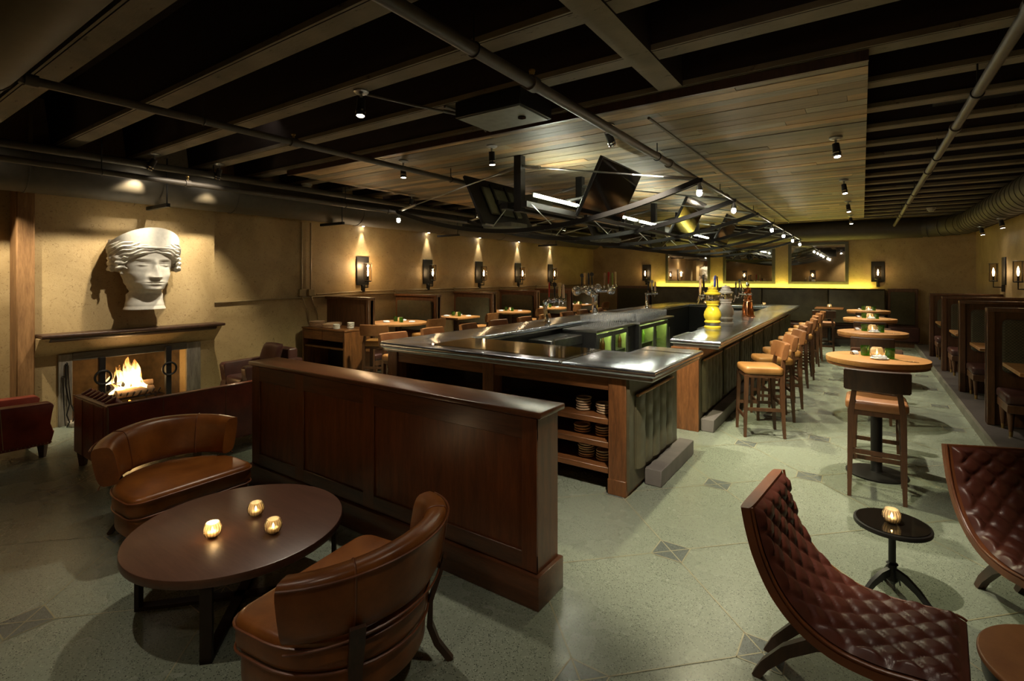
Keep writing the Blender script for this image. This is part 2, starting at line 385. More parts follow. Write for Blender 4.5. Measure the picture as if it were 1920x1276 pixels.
# ceiling beams and cross girder
for k in range(-5, 21):
    y = 1.18+.76*k
    if y > YF-.1: break
    bm = BM()
    vs = [(y-.14, ZC), (y-.075, 3.36), (y+.075, 3.36), (y+.14, ZC)]
    a = [bm.verts.new((XL+.001, p, q)) for p, q in vs]; b = [bm.verts.new((XR-.001, p, q)) for p, q in vs]
    bm.faces.new(a); bm.faces.new(b[::-1])
    for i in range(4): bm.faces.new((a[i], b[i], b[(i+1) % 4], a[(i+1) % 4])).material_index = 1 if i == 1 else 0
    box(bm, XL+.001, XR-.001, y-.10, y-.083, 3.36, 3.40, mi=1)
    struct('ceiling_beam', bm, ['ceiling_dark', 'beam_concrete'], smooth=False)
bm = BM(); box(bm, -1.37, -1.18, YB, 4.1, 3.345, ZC, mi=0)
for f in bm.faces:
    f.normal_update()
    if f.normal.z < -.5: f.material_index = 1
struct('ceiling_girder', bm, ['ceiling_dark', 'beam_concrete'], smooth=False)

# plank ceiling panel over the bar
bm = BM(); lay = bm.loops.layers.float_color.new('plank')
cols = [(.20, .16, .10), (.26, .20, .12), (.30, .20, .10), (.17, .15, .11), (.34, .21, .095), (.22, .19, .13), (.15, .125, .085), (.40, .26, .13), (.24, .175, .10)]
rp = random.Random(3); y = 4.2
while y < 15.45:
    wd = rp.choice((.13, .15, .17)); x = -6.83-rp.random()*1.6
    while x < .035:
        x1 = x+1.2+rp.random()*2.2; a, b = max(x, -6.83), min(x1, .035)
        if b > a:
            n0 = len(bm.faces); z = 3.3+rp.random()*.006
            vs = box(bm, a+.0015, b-.0015, y+.002, y+wd-.002, z, z+.022)
            c = rp.choice(cols); k = .62+.85*rp.random()
            for f in faces_of(vs):
                for lp in f.loops: lp[lay] = (c[0]*k, c[1]*k, c[2]*k, 1)
        x = x1
    y += wd
pc = thing('plank_ceiling_panel', 'reclaimed plank ceiling panel hung above the bar', 'ceiling panel', (-3.4, 9.8, 3.3))
part(pc, 'planks', bm, 'reclaimed_planks', world=True, smooth=False)
bm = BM(); box(bm, -6.82, .03, 4.205, 15.44, 3.33, 3.355); part(pc, 'backing_board', bm, 'ceiling_dark', world=True)
bm = BM(); box(bm, -6.83, .035, 4.165, 4.198, 3.285, 3.355); part(pc, 'edge_trim', bm, 'dark_wood', world=True)

# ================================================================ BAR
BT = 1.08
def cout(d=0.):
    return (arc(-4.64+.16+d, 3.9+.16+d, .16, 180, 270, 6)+[(-1.334-d, 3.9+d), (-1.334-d, 5.36-d), (-1.92+d, 5.36-d), (-1.92+d, 4.82-d), (-3.95-d, 4.82-d),
            (-3.95-d, 14.4+d), (-1.92+d, 14.4+d), (-1.92+d, 6.14+d), (-1.334-d, 6.14+d), (-1.334-d, 15.1-d), (-4.64+d, 15.1-d)])
bt = thing('zinc_counter', 'long polished zinc bar top running around the whole bar', 'bar top', (-3, 9, 1.0))
bm = BM(); slab(bm, cout(), 1.022, BT, .026, 4); part(bt, 'metal_top', bm, 'zinc', world=True, angle=30)
bm = BM(); slab(bm, cout(.03), .985, 1.024, .012, 3); part(bt, 'metal_lip', bm, 'steel', world=True)
bm = BM(); box(bm, -2.2, -2.17, 3.93, 4.80, BT, BT+.002, mi=0)
for x0, x1, y0, y1 in ((-1.9, -1.36, 5.03, 5.045), (-4.6, -3.97, 5.9, 5.915), (-4.6, -3.97, 8.8, 8.815), (-4.6, -3.97, 11.6, 11.615), (-1.9, -1.36, 9.2, 9.215), (-1.9, -1.36, 12.3, 12.315)):
    box(bm, x0, x1, y0, y1, BT, BT+.002)
part(bt, 'solder_seam', bm, 'chrome', world=True)
for x in (-2.185, -3.06):
    bm = BM()
    for dx in (-.012, .012): tube(bm, [(x+dx, 3.895, 1.06), (x+dx, 3.905, 1.081), (x+dx, 3.96, 1.083)], .003, 6)
    part(bt, 'edge_seam', bm, 'chrome', world=True)
bm = BM(); box(bm, -3.93, -2.21, 4.06, 4.80, BT-.01, BT+.004, mi=0); box(bm, -3.91, -2.23, 4.08, 4.78, BT, BT+.006, mi=1)
part(bt, 'inset_tray', bm, ['chrome', 'tray_mirror'], world=True, smooth=False)

# front cabinet with open shelves
fc = thing('bar_cabinet', 'walnut front cabinet of the bar with open shelves', 'cabinet', (-3.1, 4.3, 0))
for x0, x1 in ((-1.765, -1.61), (-3.11, -2.975), (-4.49, -4.34)):
    bm = BM(); box(bm, x0, x1, 3.98, 4.13, .0, .985, .004, 1); box(bm, x0-.004, x1+.004, 3.972, 4.135, 0, .13, .004, 1); part(fc, 'post', bm, 'walnut_up', world=True)
for x0, x1 in ((-2.975, -1.765), (-4.34, -3.11)):
    bm = BM(); box(bm, x0, x1, 3.995, 4.05, .865, .985, .003, 1); part(fc, 'rail', bm, 'walnut', world=True)
    for z in (.57, .37, .155):
        bm = BM(); box(bm, x0, x1, 4.0, 4.50, z, z+.05, .004, 1); part(fc, 'shelf', bm, 'walnut', world=True)
bm = BM(); box(bm, -4.49, -1.765, 4.50, 4.53, 0, .985); part(fc, 'back_panel', bm, 'fridge_black', world=True)
for a in ((-1.765, -1.61, 4.13, 5.30), (-4.49, -4.34, 4.13, 4.9)):
    bm = BM(); box(bm, *a, .0, .985); part(fc, 'side_panel', bm, 'walnut_up', world=True)
bm = BM(); box(bm, -1.61, -1.585, 4.0, 5.30, .05, .985); part(fc, 'side_face', bm, 'olive_leather', world=True)
def tuft(bm, y0, y1, z0=.2, z1=.82, x=-1.585):
    n = 5; wd = (y1-y0)/n
    for i in range(n):
        a = y0+i*wd
        def fn(u, v, a=a):
            z = z0+(z1-z0)*v; k = .5+.5*abs(math.cos((v*3.0+.5*(i % 2))*PI))
            return (x+.012+.030*math.sin(PI*min(max(u, .0), 1))**.45*(.55+.45*k), a+wd*(u+.04*math.sin(v*6*PI)*math.sin(PI*u)), z)
        grid(bm, fn, 9, 25)
def panel(par, y0, y1):
    bm = BM(); box(bm, -1.586, -1.572, y0, y1, .2, .82); tuft(bm, y0+.01, y1-.01); part(par, 'tufted_panel', bm, 'olive_leather', world=True)
    bm = BM(); tube(bm, [(-1.56, y0, .825), (-1.56, y1, .825)], .014, 8); part(par, 'panel_piping', bm, 'tan_leather', world=True)
panel(fc, 4.12, 5.09)
bm = BM(); box(bm, -1.95, -1.61, 5.301, 5.33, 0, .985); part(fc, 'end_panel', bm, 'walnut_up', world=True)
rb = thing('bar_cabinet', 'long right bar base with green tufted panels above footrest', 'bar base', (-1.75, 10.5, 0))
bm = BM(); box(bm, -1.90, -1.59, 6.18, 15.0, .0, .985); part(rb, 'carcass', bm, 'olive_leather', world=True)
bm = BM(); box(bm, -1.91, -1.585, 6.15, 6.18, 0, .985, .003, 1); part(rb, 'end_panel', bm, 'walnut_up', world=True)
bm = BM(); box(bm, -1.588, -1.57, 6.2, 15.0, .87, .985); part(rb, 'top_rail', bm, 'walnut', world=True)
y = 6.31
while y < 14.4:
    panel(rb, y, y+.92); y += 1.13
lb = thing('bar_cabinet', 'left bar base hidden behind the zinc counter', 'bar base', (-4.2, 9.8, 0))
bm = BM(); box(bm, -4.33, -4.0, 4.95, 15.0, .0, .985); part(lb, 'carcass', bm, 'fridge_black', world=True)
bb = thing('bar_cabinet', 'black far end base of the bar', 'bar base', (-2.9, 14.8, 0))
bm = BM(); box(bm, -3.99, -1.92, 14.46, 15.0, .0, .985); part(bb, 'carcass', bm, 'fridge_black', world=True)
for nm, y0, y1, lb_ in (('near', 4.34, 5.36, 'short concrete footrest below the tufted panel at the bar corner'), ('far', 6.22, 15.0, 'long concrete footrest running under the bar stools')):
    bm = BM(); box(bm, -1.58, -1.43, y0, y1, 0, .145, .006, 1); tag(obj('concrete_footrest', bm, 'footrest_concrete'), lb_, 'footrest')

# ================================================================ PARTITION
pt = thing('wood_partition', 'low red-brown wood panelled partition behind the lounge seating', 'partition', (-2.95, 2.49, 0))
bm = BM(); box(bm, -4.43, -1.475, 2.385, 2.605, .0, 1.05)
xs = [-4.43, -4.33, -3.86, -3.58, -2.88, -2.86, -1.53, -1.475]
part(pt, 'core', bm, 'red_panel', world=True)
for x0, x1 in ((-4.43, -4.31), (-3.78, -3.66), (-2.94, -2.82), (-1.575, -1.475)):
    bm = BM(); box(bm, x0, x1, 2.372, 2.386, .19, 1.045, .003, 1); part(pt, 'stile', bm, 'red_panel', world=True)
bm = BM(); box(bm, -4.43, -1.475, 2.3725, 2.386, .92, 1.045, .003, 1); part(pt, 'top_rail', bm, 'red_cap', world=True)
bm = BM(); box(bm, -4.43, -1.475, 2.3725, 2.386, .19, .29, .003, 1); part(pt, 'bottom_rail', bm, 'red_cap', world=True)
bm = BM(); box(bm, -4.455, -1.45, 2.35, 2.63, 0, .185, .005, 2); part(pt, 'base_board', bm, 'red_cap', world=True)
bm = BM(); box(bm, -4.455, -1.44, 2.352, 2.632, 1.05, 1.085, .008, 3); part(pt, 'cap', bm, 'red_cap', world=True)
# ================================================================ FIREPLACE WALL
fp = thing('fireplace', 'open log fireplace with grey timber surround in the chimney wall', 'fireplace', (-8.1, 2.7, 0))
bm = BM()
box(bm, -8.9, -8.86, 1.95, 3.45, 0, 1.0)
for s, y0 in ((1, 2.06), (-1, 3.34)):
    a = [(-8.24, y0), (-8.86, y0+s*.2), (-8.86, y0-s*.1), (-8.24, y0-s*.02)]
    slab(bm, a, 0, .98)
box(bm, -8.9, -8.05, 2.04, 3.36, .86, .9); box(bm, -8.9, -8.05, 2.0, 3.4, -.02, .06)
part(fp, 'firebox', bm, 'ash_brick', world=True, smooth=False)
for y0, y1 in ((1.925, 2.058), (3.342, 3.53)):
    bm = BM(); box(bm, -8.05, -8.015, y0, y1, .0, .875, .004, 1); part(fp, 'surround_post', bm, 'grey_timber', world=True)
bm = BM(); box(bm, -8.12, -8.01, 2.058, 3.342, .785, .885, .006, 1); part(fp, 'lintel', bm, 'grey_timber_flat', world=True)
bm = BM(); box(bm, -8.05, -7.86, 2.0, 3.4, .0, .06, .01, 1); part(fp, 'hearth', bm, 'hearth_stone', world=True)
bm = BM()
prof = [(-8.05, .872), (-7.80, 1.10), (-8.05, 1.10)]
a = [bm.verts.new((x, 1.705, z)) for x, z in prof]; b = [bm.verts.new((x, 3.732, z)) for x, z in prof]
bm.faces.new(a); bm.faces.new(b[::-1])
for i in range(3): bm.faces.new((a[i], b[i], b[(i+1) % 3], a[(i+1) % 3]))
part(fp, 'corbel', bm, 'plaster', world=True, smooth=False)
ms = thing('mantel_shelf', 'dark moulded mantel shelf above the fireplace', 'shelf', (-7.9, 2.7, 1.04))
bm = BM(); slab(bm, [(-8.05, 1.72), (-7.765, 1.72), (-7.765, 3.76), (-8.05, 3.76)], 1.105, 1.145, .012, 3); part(ms, 'top_board', bm, 'dark_wood', world=True)
bm = BM()
pr_ = [(-7.80, 1.105), (-7.805, 1.085), (-7.83, 1.06), (-7.87, 1.045), (-7.90, 1.04), (-7.90, 1.105)]
a = [bm.verts.new((x, 1.80, z)) for x, z in pr_]; b = [bm.verts.new((x, 3.66, z)) for x, z in pr_]
bm.faces.new(a); bm.faces.new(b[::-1])
for i in range(6): bm.faces.new((a[i], b[i], b[(i+1) % 6], a[(i+1) % 6]))
part(ms, 'cove_moulding', bm, 'dark_wood', world=True)
# andirons, logs, grate, flames
for y, lab in ((2.34, 'black ring andiron at the left of the fire'), (3.09, 'black ring andiron at the right of the fire')):
    x = -7.98; t = thing('andiron', lab, 'andiron', (x, y, .06), group=None)
    bm = BM(); box(bm, x-.03, x+.03, y-.035, y+.035, .06, .80 if y < 3 else .86, .006, 1); part(t, 'post', bm, 'black_metal', world=True)
    bm = BM(); tube(bm, [(x+.045, y+.085*math.cos(a*PI/12), .55+.085*math.sin(a*PI/12)) for a in range(24)], .014, 8, True); part(t, 'ring', bm, 'black_metal', world=True)
    bm = BM(); box(bm, x-.05, x+.05, y-.06, y+.06, .06, .14, .01, 1); box(bm, x-.42, x, y-.02, y+.02, .14, .18); part(t, 'foot', bm, 'black_metal', world=True)
t = thing('fire_grate', 'black iron fire grate holding the logs', 'grate', (-8.32, 2.72, .06))
bm = BM()
for i in range(9): tube(bm, [(-8.05, 2.42+i*.075, .28), (-8.15, 2.42+i*.075, .20), (-8.5, 2.42+i*.075, .20)], .011, 6)
for x in (-8.15, -8.48): tube(bm, [(x, 2.38, .19), (x, 3.06, .19)], .012, 6)
part(t, 'bars', bm, 'char', world=True)
bm = BM()
for y in (2.45, 3.0):
    for x in (-8.15, -8.48): cyl(bm, (x, y, .055), (x, y, .19), .012)
part(t, 'legs', bm, 'char', world=True)
for i, (p0, p1, r, mt, lb_) in enumerate((((-8.12, 2.52, .265), (-8.20, 2.98, .265), .055, 'log_wood', 'pale split log lying across the front of the fire'),
        ((-8.28, 2.45, .265), (-8.34, 3.0, .26), .055, 'char', 'charred log behind the pale front log'),
        ((-8.16, 2.45, .36), (-8.30, 2.74, .37), .045, 'char', 'charred log end resting on top at the left of the fire'),
        ((-8.26, 2.62, .365), (-8.20, 2.98, .355), .04, 'log_wood', 'thin pale log on top in the flames'))):
    bm = BM(); d = Vector(p1)-Vector(p0); rr = random.Random(i)
    pts = [Vector(p0)+d*k/6+Vector((rr.uniform(-.006, .006), 0, rr.uniform(-.006, .006))) for k in range(7)]
    tube(bm, pts, [r*rr.uniform(.86, 1.08) for _ in range(7)], 9)
    tag(obj('fire_log', bm, mt), lb_, 'log')
t = thing('fire', 'orange and white flames rising from the logs', 'fire', (-8.26, 2.7, .28))
for x, y, h, r, ln, sd in ((-8.24, 2.76, .56, .105, -.09, 1), (-8.30, 2.66, .44, .10, -.02, 2), (-8.20, 2.60, .22, .06, .01, 3), (-8.22, 2.86, .27, .07, -.04, 4), (-8.34, 2.80, .50, .09, .0, 5), (-8.16, 2.53, .17, .045, .0, 6), (-8.32, 2.54, .34, .07, .03, 7)):
    bm = BM(); rr = random.Random(sd); a1, a2 = rr.random()*6, rr.random()*6
    def fn(u, v):
        a = 2*PI*u; rad = r*(math.sin(PI*min(1, v*.62+.30))**1.2)*(1-v)**.55*(1+.22*math.sin(3*a+a1+v*5))
        return (x+rad*math.cos(a)+.02*math.sin(v*6+a2), y+rad*.9*math.sin(a)+ln*v*v*1.3+.03*math.sin(v*7+a1), .27+h*v)
    grid(bm, fn, 14, 18, True); part(t, 'flame', bm, 'flame', world=True)
bm = BM(); rr = random.Random(9)
for i in range(26):
    lathe(bm, [(.0, -.012), (.016, 0), (.0, .012)], 5, (rr.uniform(-8.45, -8.12), rr.uniform(2.42, 3.04), rr.uniform(.07, .10)), cap0=False, cap1=False)
part(t, 'embers', bm, 'ember', world=True)
lamp('POINT', (-8.12, 2.68, .52), 5, (1, .55, .2), t, rad=.10)
t = thing('fire_tongs', 'black fire tongs leaning against the fireplace surround', 'fire tongs', (-7.93, 2.02, 0))
bm = BM()
tube(bm, [(-8.0, 2.0, .745), (-8.0, 1.985, .76), (-8.0, 1.997, .775), (-8.0, 2.01, .76), (-8.0, 2.0, .745)], .007, 6)
part(t, 'loop', bm, 'black_metal', world=True)
for s in (-1, 1):
    bm = BM(); tube(bm, [(-8.0, 2.0+s*.012, .745), (-7.985, 2.0+s*.016, .5), (-7.955, 2.02+s*.008, .27), (-7.93, 2.02+s*.04, .15), (-7.92, 2.02+s*.015, .06), (-7.91, 2.02+s*.045, .006)], .0075, 6)
    part(t, 'arm', bm, 'black_metal', world=True)
bm = BM(); tube(bm, [(-8.0, 1.985, .60), (-8.0, 1.955, .62), (-8.0, 1.955, .59), (-7.965, 1.975, .02)], .005, 6); part(t, 'poker', bm, 'black_metal', world=True)

# plain plaster head on the chimney wall
def G(x, m, s): return math.exp(-((x-m)/s)**2)
bust = thing('plaster_head', 'large white plaster head with a headband hung above the mantel', 'wall sculpture', (-7.84, 2.76, 1.40), .05)
HT = 1.05
def interp(z, tab):
    for (a, b), (c, d) in zip(tab[:-1], tab[1:]):
        if z <= c:
            k = (z-a)/(c-a); k = k*k*(3-2*k); return b+(d-b)*k
    return tab[-1][1]
FRONT = [(0, .215), (.05, .195), (.13, .175), (.19, .165), (.235, .235), (.27, .315), (.31, .335), (.40, .330), (.50, .325), (.58, .318), (.66, .325), (.74, .325), (.84, .31), (.94, .25), (1.0, .16), (1.04, .02)]
SIDE = [(0, .235), (.05, .218), (.13, .205), (.19, .205), (.235, .170), (.29, .196), (.36, .232), (.48, .264), (.58, .280), (.68, .292), (.80, .31), (.90, .28), (1.0, .17), (1.04, .02)]
def head(u, v):
    th = (u-.5)*2*PI; z = HT*v; f, s = interp(z, FRONT), interp(z, SIDE)
    c = math.cos(th); sn = math.sin(th)
    fr = f if c > 0 else s*.85
    p = 2.12
    r = 1/((abs(c)/fr)**p+(abs(sn)/s)**p)**(1/p)
    d = math.degrees(th); a_ = abs(d)
    if c > 0:
        up = max(0, min(1, (z-.40)/.18))
        prof_n = G(z, .425, .030) if z < .425 else (1-up*.62)*(1 if z < .60 else G(z, .60, .05))
        r += .084*prof_n*G(d, 0, 5.0+3.8*G(z, .43, .05))
        r += .020*G(z, .422, .022)*G(a_, 8, 3.4)                                  # nostrils
        r += .013*G(z, .652, .022)*G(a_, 26, 16)                                  # brows
        r -= .046*G(z, .594, .034)*G(a_, 23, 12.5); r += .046*G(z, .583, .021)*G(a_, 25, 9.5)
        r += .011*G(z, .608, .006)*G(a_, 25, 12)-.010*G(z, .598, .004)*G(a_, 25, 11)+.005*G(z, .572, .006)*G(a_, 25, 10)
        r += .020*G(z, .362, .013)*G(d, 0, 12)-.014*G(z, .347, .006)*G(d, 0, 15)+.022*G(z, .330, .014)*G(d, 0, 10)
        r -= .012*G(z, .303, .014)*G(d, 0, 14); r += .030*G(z, .265, .030)*G(d, 0, 14)
        r += .012*G(z, .43, .07)*G(a_, 40, 16)
    r += .034*G(z, .52, .05)*G(a_, 84, 7)-.02*G(z, .52, .022)*G(a_, 83, 3.5)+.022*G(z, .465, .016)*G(a_, 82, 5)
    lz = .735-.155*min(1, a_/78.)**1.3
    if a_ > 78: lz = .58-.10*min(1, (a_-78)/30)
    if z > lz and z < .90:
        k = min(1, (z-lz)/.025)
        r += k*(.030+.060*min(1, a_/75)+.013*math.sin((z-lz)*2*PI/.05+1.5*math.sin(a_*.19))*min(1, a_/5))
    return (r*c*.95, r*sn, z)
bm = BM(); grid(bm, head, 260, 230, True); part(bust, 'head', bm, 'plaster_white', angle=80)
for k in range(3):
    for s in (-1, 1):
        pts = []; bm = BM()
        for i in range(15):
            a = math.radians(s*(50+i*4.6)); zz = .665-k*.06-.02*i/14+.014*math.sin(i*1.7+k*2)
            rr = .378+.014*math.sin(i*1.7+k)
            pts.append((rr*math.cos(a)*.98, rr*math.sin(a)*.98, zz))
        tube(bm, pts, [.002+.034*math.sin(PI*(i+.15)/14.3) for i in range(15)], 10); part(bust, 'curl', bm, 'plaster_white', angle=80)
bm = BM()
def band(u, v):
    th = (u-.5)*2*PI*.56; k = v*4; cc = max(0., math.cos(th*.86))
    top = .250*cc**1.15+.012; z0 = .80-.02*(1-cc); c = math.cos(th); sn = math.sin(th)
    lean = -.055*cc
    if k < 1: z, ro = z0+top*k, .385+.045*k+lean*k
    elif k < 2: z, ro = z0+top, .43-.035*(k-1)+lean
    elif k < 3: z, ro = z0+top*(3-k), .395-.05*(k-2)+lean*(3-k)
    else: z, ro = z0, .345+.04*(k-3)
    return (ro*c*.90, ro*sn*.98, z)
grid(bm, band, 70, 25); part(bust, 'headband', bm, 'plaster_white')
bm = BM(); tube(bm, [(.384*math.cos(math.radians(a))*.92, .384*math.sin(math.radians(a)), .80-.02*(1-max(0, math.cos(math.radians(a)*.86)))) for a in range(-100, 101, 5)], .013, 8); part(bust, 'headband_bead', bm, 'plaster_white')
bm = BM(); box(bm, -8.05, -7.90, 2.70, 2.82, 1.75, 1.95); part(bust, 'wall_mount', bm, 'plaster_white', world=True)

# ================================================================ SOFAS
sf = thing('leather_sofa', 'long red leather sofa seen from behind, facing the fire', 'sofa', (-5.85, 2.6, 0))
X0, X1, Y0, Y1 = -6.29, -5.40, 1.62, 3.60
bm = BM(); box(bm, X1-.10, X1, Y0, Y1, .13, .70, .022, 3); part(sf, 'back', bm, 'red_leather', world=True)
for y0, nm in ((Y0, 'l'), (Y1-.14, 'r')):
    bm = BM(); box(bm, X0, X1-.095, y0, y0+.14, .13, .685, .022, 3); part(sf, 'arm', bm, 'red_leather', world=True)
bm = BM(); box(bm, X0+.03, X1-.09, Y0+.13, Y1-.13, .14, .30, .01, 1); part(sf, 'seat_base', bm, 'red_leather', world=True)
for i in range(3):
    a = Y0+.14+i*.567
    bm = BM(); box(bm, X0+.03, X1-.28, a, a+.56, .30, .44, .04, 3); part(sf, 'seat_cushion', bm, 'red_leather', world=True)
bm = BM()
for i in range(22):
    a = Y0+.16+i*(Y1-Y0-.32)/22; tube(bm, [(X1-.22, a+.04, .44), (X1-.19, a+.04, .56), (X1-.15, a+.04, .645), (X1-.09, a+.04, .63)], .046, 8)
part(sf, 'tufted_back', bm, 'red_leather', world=True)
bm = BM()
for i in range(7):
    a = X0+.06+i*.105; tube(bm, [(a, Y0+.19, .46), (a, Y0+.16, .62), (a, Y0+.10, .69), (a, Y0+.06, .67)], [.03, .052, .054, .03], 10)
part(sf, 'tufted_arm', bm, 'red_leather', world=True)
bm = BM()
for y in (2.05, 2.62, 3.15): tube(bm, [(X1+.001, y, .14), (X1+.001, y, .69)], .004, 5)
for x in (X0+.26, X0+.56): tube(bm, [(x, Y0-.001, .14), (x, Y0-.001, .67)], .004, 5)
tube(bm, [(X1-.003, Y0+.003, .14), (X1-.003, Y0+.003, .69)], .009, 6)
tube(bm, [(X1-.004, Y0, .695), (X1-.004, Y1, .695)], .007, 6); tube(bm, [(X0, Y0+.004, .68), (X1, Y0+.004, .69)], .007, 6)
part(sf, 'seam', bm, 'saddle_leather', world=True)
for x, y in ((X0+.06, Y0+.06), (X0+.06, Y1-.06), (X1-.06, Y0+.06), (X1-.06, Y1-.06)):
    bm = BM(); cyl(bm, (x, y, 0), (x, y, .135), .032, .05, 4); part(sf, 'leg', bm, 'dark_wood', world=True)
def armchair(lab, loc, rz, W, D, HA, HB, mt='red_leather'):
    t = thing('leather_armchair', lab, 'armchair', loc, rz)
    for s in (-1, 1):
        bm = BM()      # arm with a curved front profile, seen from the side
        pf = [(D*.5-.03, .13), (D*.5, .25), (D*.5-.05, .34), (D*.5-.02, .45), (D*.5, HA-.03), (D*.5-.03, HA), (-D*.5, HA+.02), (-D*.5, .13)]
        a = [bm.verts.new((x, s*(W*.5-.13), z)) for x, z in pf]; b = [bm.verts.new((x, s*W*.5, z)) for x, z in pf]
        bm.faces.new(a); bm.faces.new(b[::-1])
        for i in range(8): bm.faces.new((a[i], b[i], b[(i+1) % 8], a[(i+1) % 8]))
        es = [e for e in bm.edges]; bmesh.ops.bevel(bm, geom=es, offset=.014, segments=2, affect='EDGES', profile=.5)
        part(t, 'arm', bm, mt)
        bm = BM()
        for i in range(int(D/.028)): lathe(bm, [(.0, -.007), (.006, -.004), (.006, .004), (0, .007)], 6, (-D*.5+.02+i*.028, s*(W*.5+.003), .15), cap0=False, cap1=False)
        tube(bm, [(.05, s*(W*.5+.001), .16), (.03, s*(W*.5+.001), HA)], .0035, 5)
        part(t, 'nail_trim', bm, 'nail')
    bm = BM(); box(bm, -D*.5, -D*.5+.16, -W*.5+.12, W*.5-.12, .13, HB, .03, 3); part(t, 'back', bm, mt)
    bm = BM(); box(bm, -D*.5+.1, D*.5-.05, -W*.5+.12, W*.5-.12, .14, .28, .01, 1); part(t, 'seat_base', bm, mt)
    bm = BM(); box(bm, -D*.5+.14, D*.5-.02, -W*.5+.135, W*.5-.135, .28, .43, .045, 3); part(t, 'seat_cushion', bm, 'booth_leather')
    for x in (-D*.5+.06, D*.5-.08):
        for y in (-W*.5+.065, W*.5-.065):
            bm = BM(); cyl(bm, (x, y, 0), (x, y, .135), .028, .045, 4); part(t, 'leg', bm, 'dark_wood')
    return t
armchair('red leather armchair at the left edge beside the fireplace', (-7.09, 1.17, 0), PI/2, .62, .86, .55, .62)
ac = armchair('dark brown leather armchair facing the camera beside the plate cabinet', (-7.24, 4.02, 0), -PI/2, .72, .86, .60, .76, 'booth_leather')
bm = BM()
def pil(u, v):
    a, b = (u-.5)*2, (v-.5)*2; h = .055*(max(0, 1-a**4)*max(0, 1-b**4))**.5
    return (a*.23*(1-.08*b*b), h, b*.16*(1-.08*a*a))
grid(bm, pil, 14, 10)
grid(bm, lambda u, v: (pil(u, v)[0], -pil(u, v)[1], pil(u, v)[2]), 14, 10)
xf(bm, T(-7.18, 4.13, .70) @ RZ(.05) @ Matrix.Rotation(-.35, 4, 'X')); tag(obj('throw_pillow', bm, 'booth_leather', angle=70), 'shiny dark leather pillow on the armchair by the plate cabinet', 'pillow')

# ================================================================ LOUNGE CHAIRS
def lounge_chair(lab, loc, rz):
    t = thing('lounge_chair', lab, 'lounge chair', loc, rz)
    def D(o=0.):
        r = .09; fx, hy = .30+o, .40+o
        pts = [(.06, -hy)]+arc(fx-r, -hy+r, r, 270, 360, 5)+arc(fx-r, hy-r, r, 0, 90, 5)+[(.06, hy)]
        return pts+[(.06-(.40+o)*math.sin(PI*i/22), hy*math.cos(PI*i/22)) for i in range(1, 22)]
    bm = BM(); slab(bm, D(-.015), .155, .29, .012, 2); part(t, 'seat_base', bm, 'brown_leather')
    bm = BM(); slab(bm, D(.0), .288, .425, .034, 4); part(t, 'seat_cushion', bm, 'brown_leather')
    bm = BM()
    o = D(.004); tube(bm, [(x, y, .393) for x, y in o], .006, 6, True); tube(bm, [(x*.99, y*.99, .292) for x, y in o], .006, 6, True); part(t, 'seat_piping', bm, 'saddle_leather')
    bm = BM(); n = 44; A = 1.22; rings = []
    for i in range(n+1):
        th = -A+2*A*i/n; k = abs(th)/A
        dz = -.035*k*k; th_ = .062
        ca, sa_ = math.cos(PI-th), math.sin(PI-th); ring = []
        hh, cz = .152-.02*k, .60+dz
        for j in range(20):
            b = 2*PI*j/20; cx_ = math.copysign(abs(math.cos(b))**.55, math.cos(b))*th_; cz_ = math.copysign(abs(math.sin(b))**.5, math.sin(b))*hh
            rr = .415+cx_+.10*(cz_/.15)*.28+.02
            ring.append(bm.verts.new((.055+rr*ca*.92, rr*sa_, cz+cz_)))
        rings.append(ring)
    ring_faces(bm, rings, True, 0, True, True); part(t, 'backrest', bm, 'brown_leather')
    bm = BM()
    for sgn in (-.62, .62):
        th = PI-sgn; pts = []
        for j in range(21):
            b = 2*PI*j/20; cx_ = math.copysign(abs(math.cos(b))**.55, math.cos(b))*.0635; k = abs(sgn)/1.22
            cz_ = math.copysign(abs(math.sin(b))**.5, math.sin(b))*(.1535-.02*k); rr = .435+cx_+.028*(cz_/.15)
            pts.append((.055+rr*math.cos(th)*.92, rr*math.sin(th), .60-.035*k*k+cz_))
        tube(bm, pts[:-1], .004, 5, True)
    for hz, ro in ((.715, .518), (.452, .472)):
        pts = []
        for i in range(45):
            th = -1.2+2.4*i/44; k = abs(th)/1.22; pts.append((.055+ro*math.cos(PI-th)*.92, ro*math.sin(PI-th), hz-.035*k*k))
        tube(bm, pts, .005, 5)
    part(t, 'back_piping', bm, 'saddle_leather')
    for s in (-1, 1):
        a = PI-s*.60; ca, sa_ = math.cos(a), math.sin(a)
        bm = BM(); tube(bm, [(.055+r*ca*.92, r*sa_, z) for r, z in ((.50, .50), (.482, .44), (.43, .30), (.425, .18), (.46, .09), (.53, .0))], 0, rect=[(.030, .008), (.030, .008), (.028, .010), (.022, .014), (.017, .014), (.014, .014)], up=(ca, sa_, 0))
        part(t, 'back_leg', bm, 'dark_wood')
        bm = BM(); cyl(bm, (.22, s*.31, .0), (.215, s*.305, .16), .014, .030, 10); part(t, 'front_leg', bm, 'dark_wood')
    return t
lounge_chair('brown leather curved-back lounge chair on the far side of the round coffee table', (-4.06, 1.64, 0), .02)
lounge_chair('brown leather curved-back lounge chair seen from behind, in the foreground', (-1.93, 1.49, 0), PI+.12)

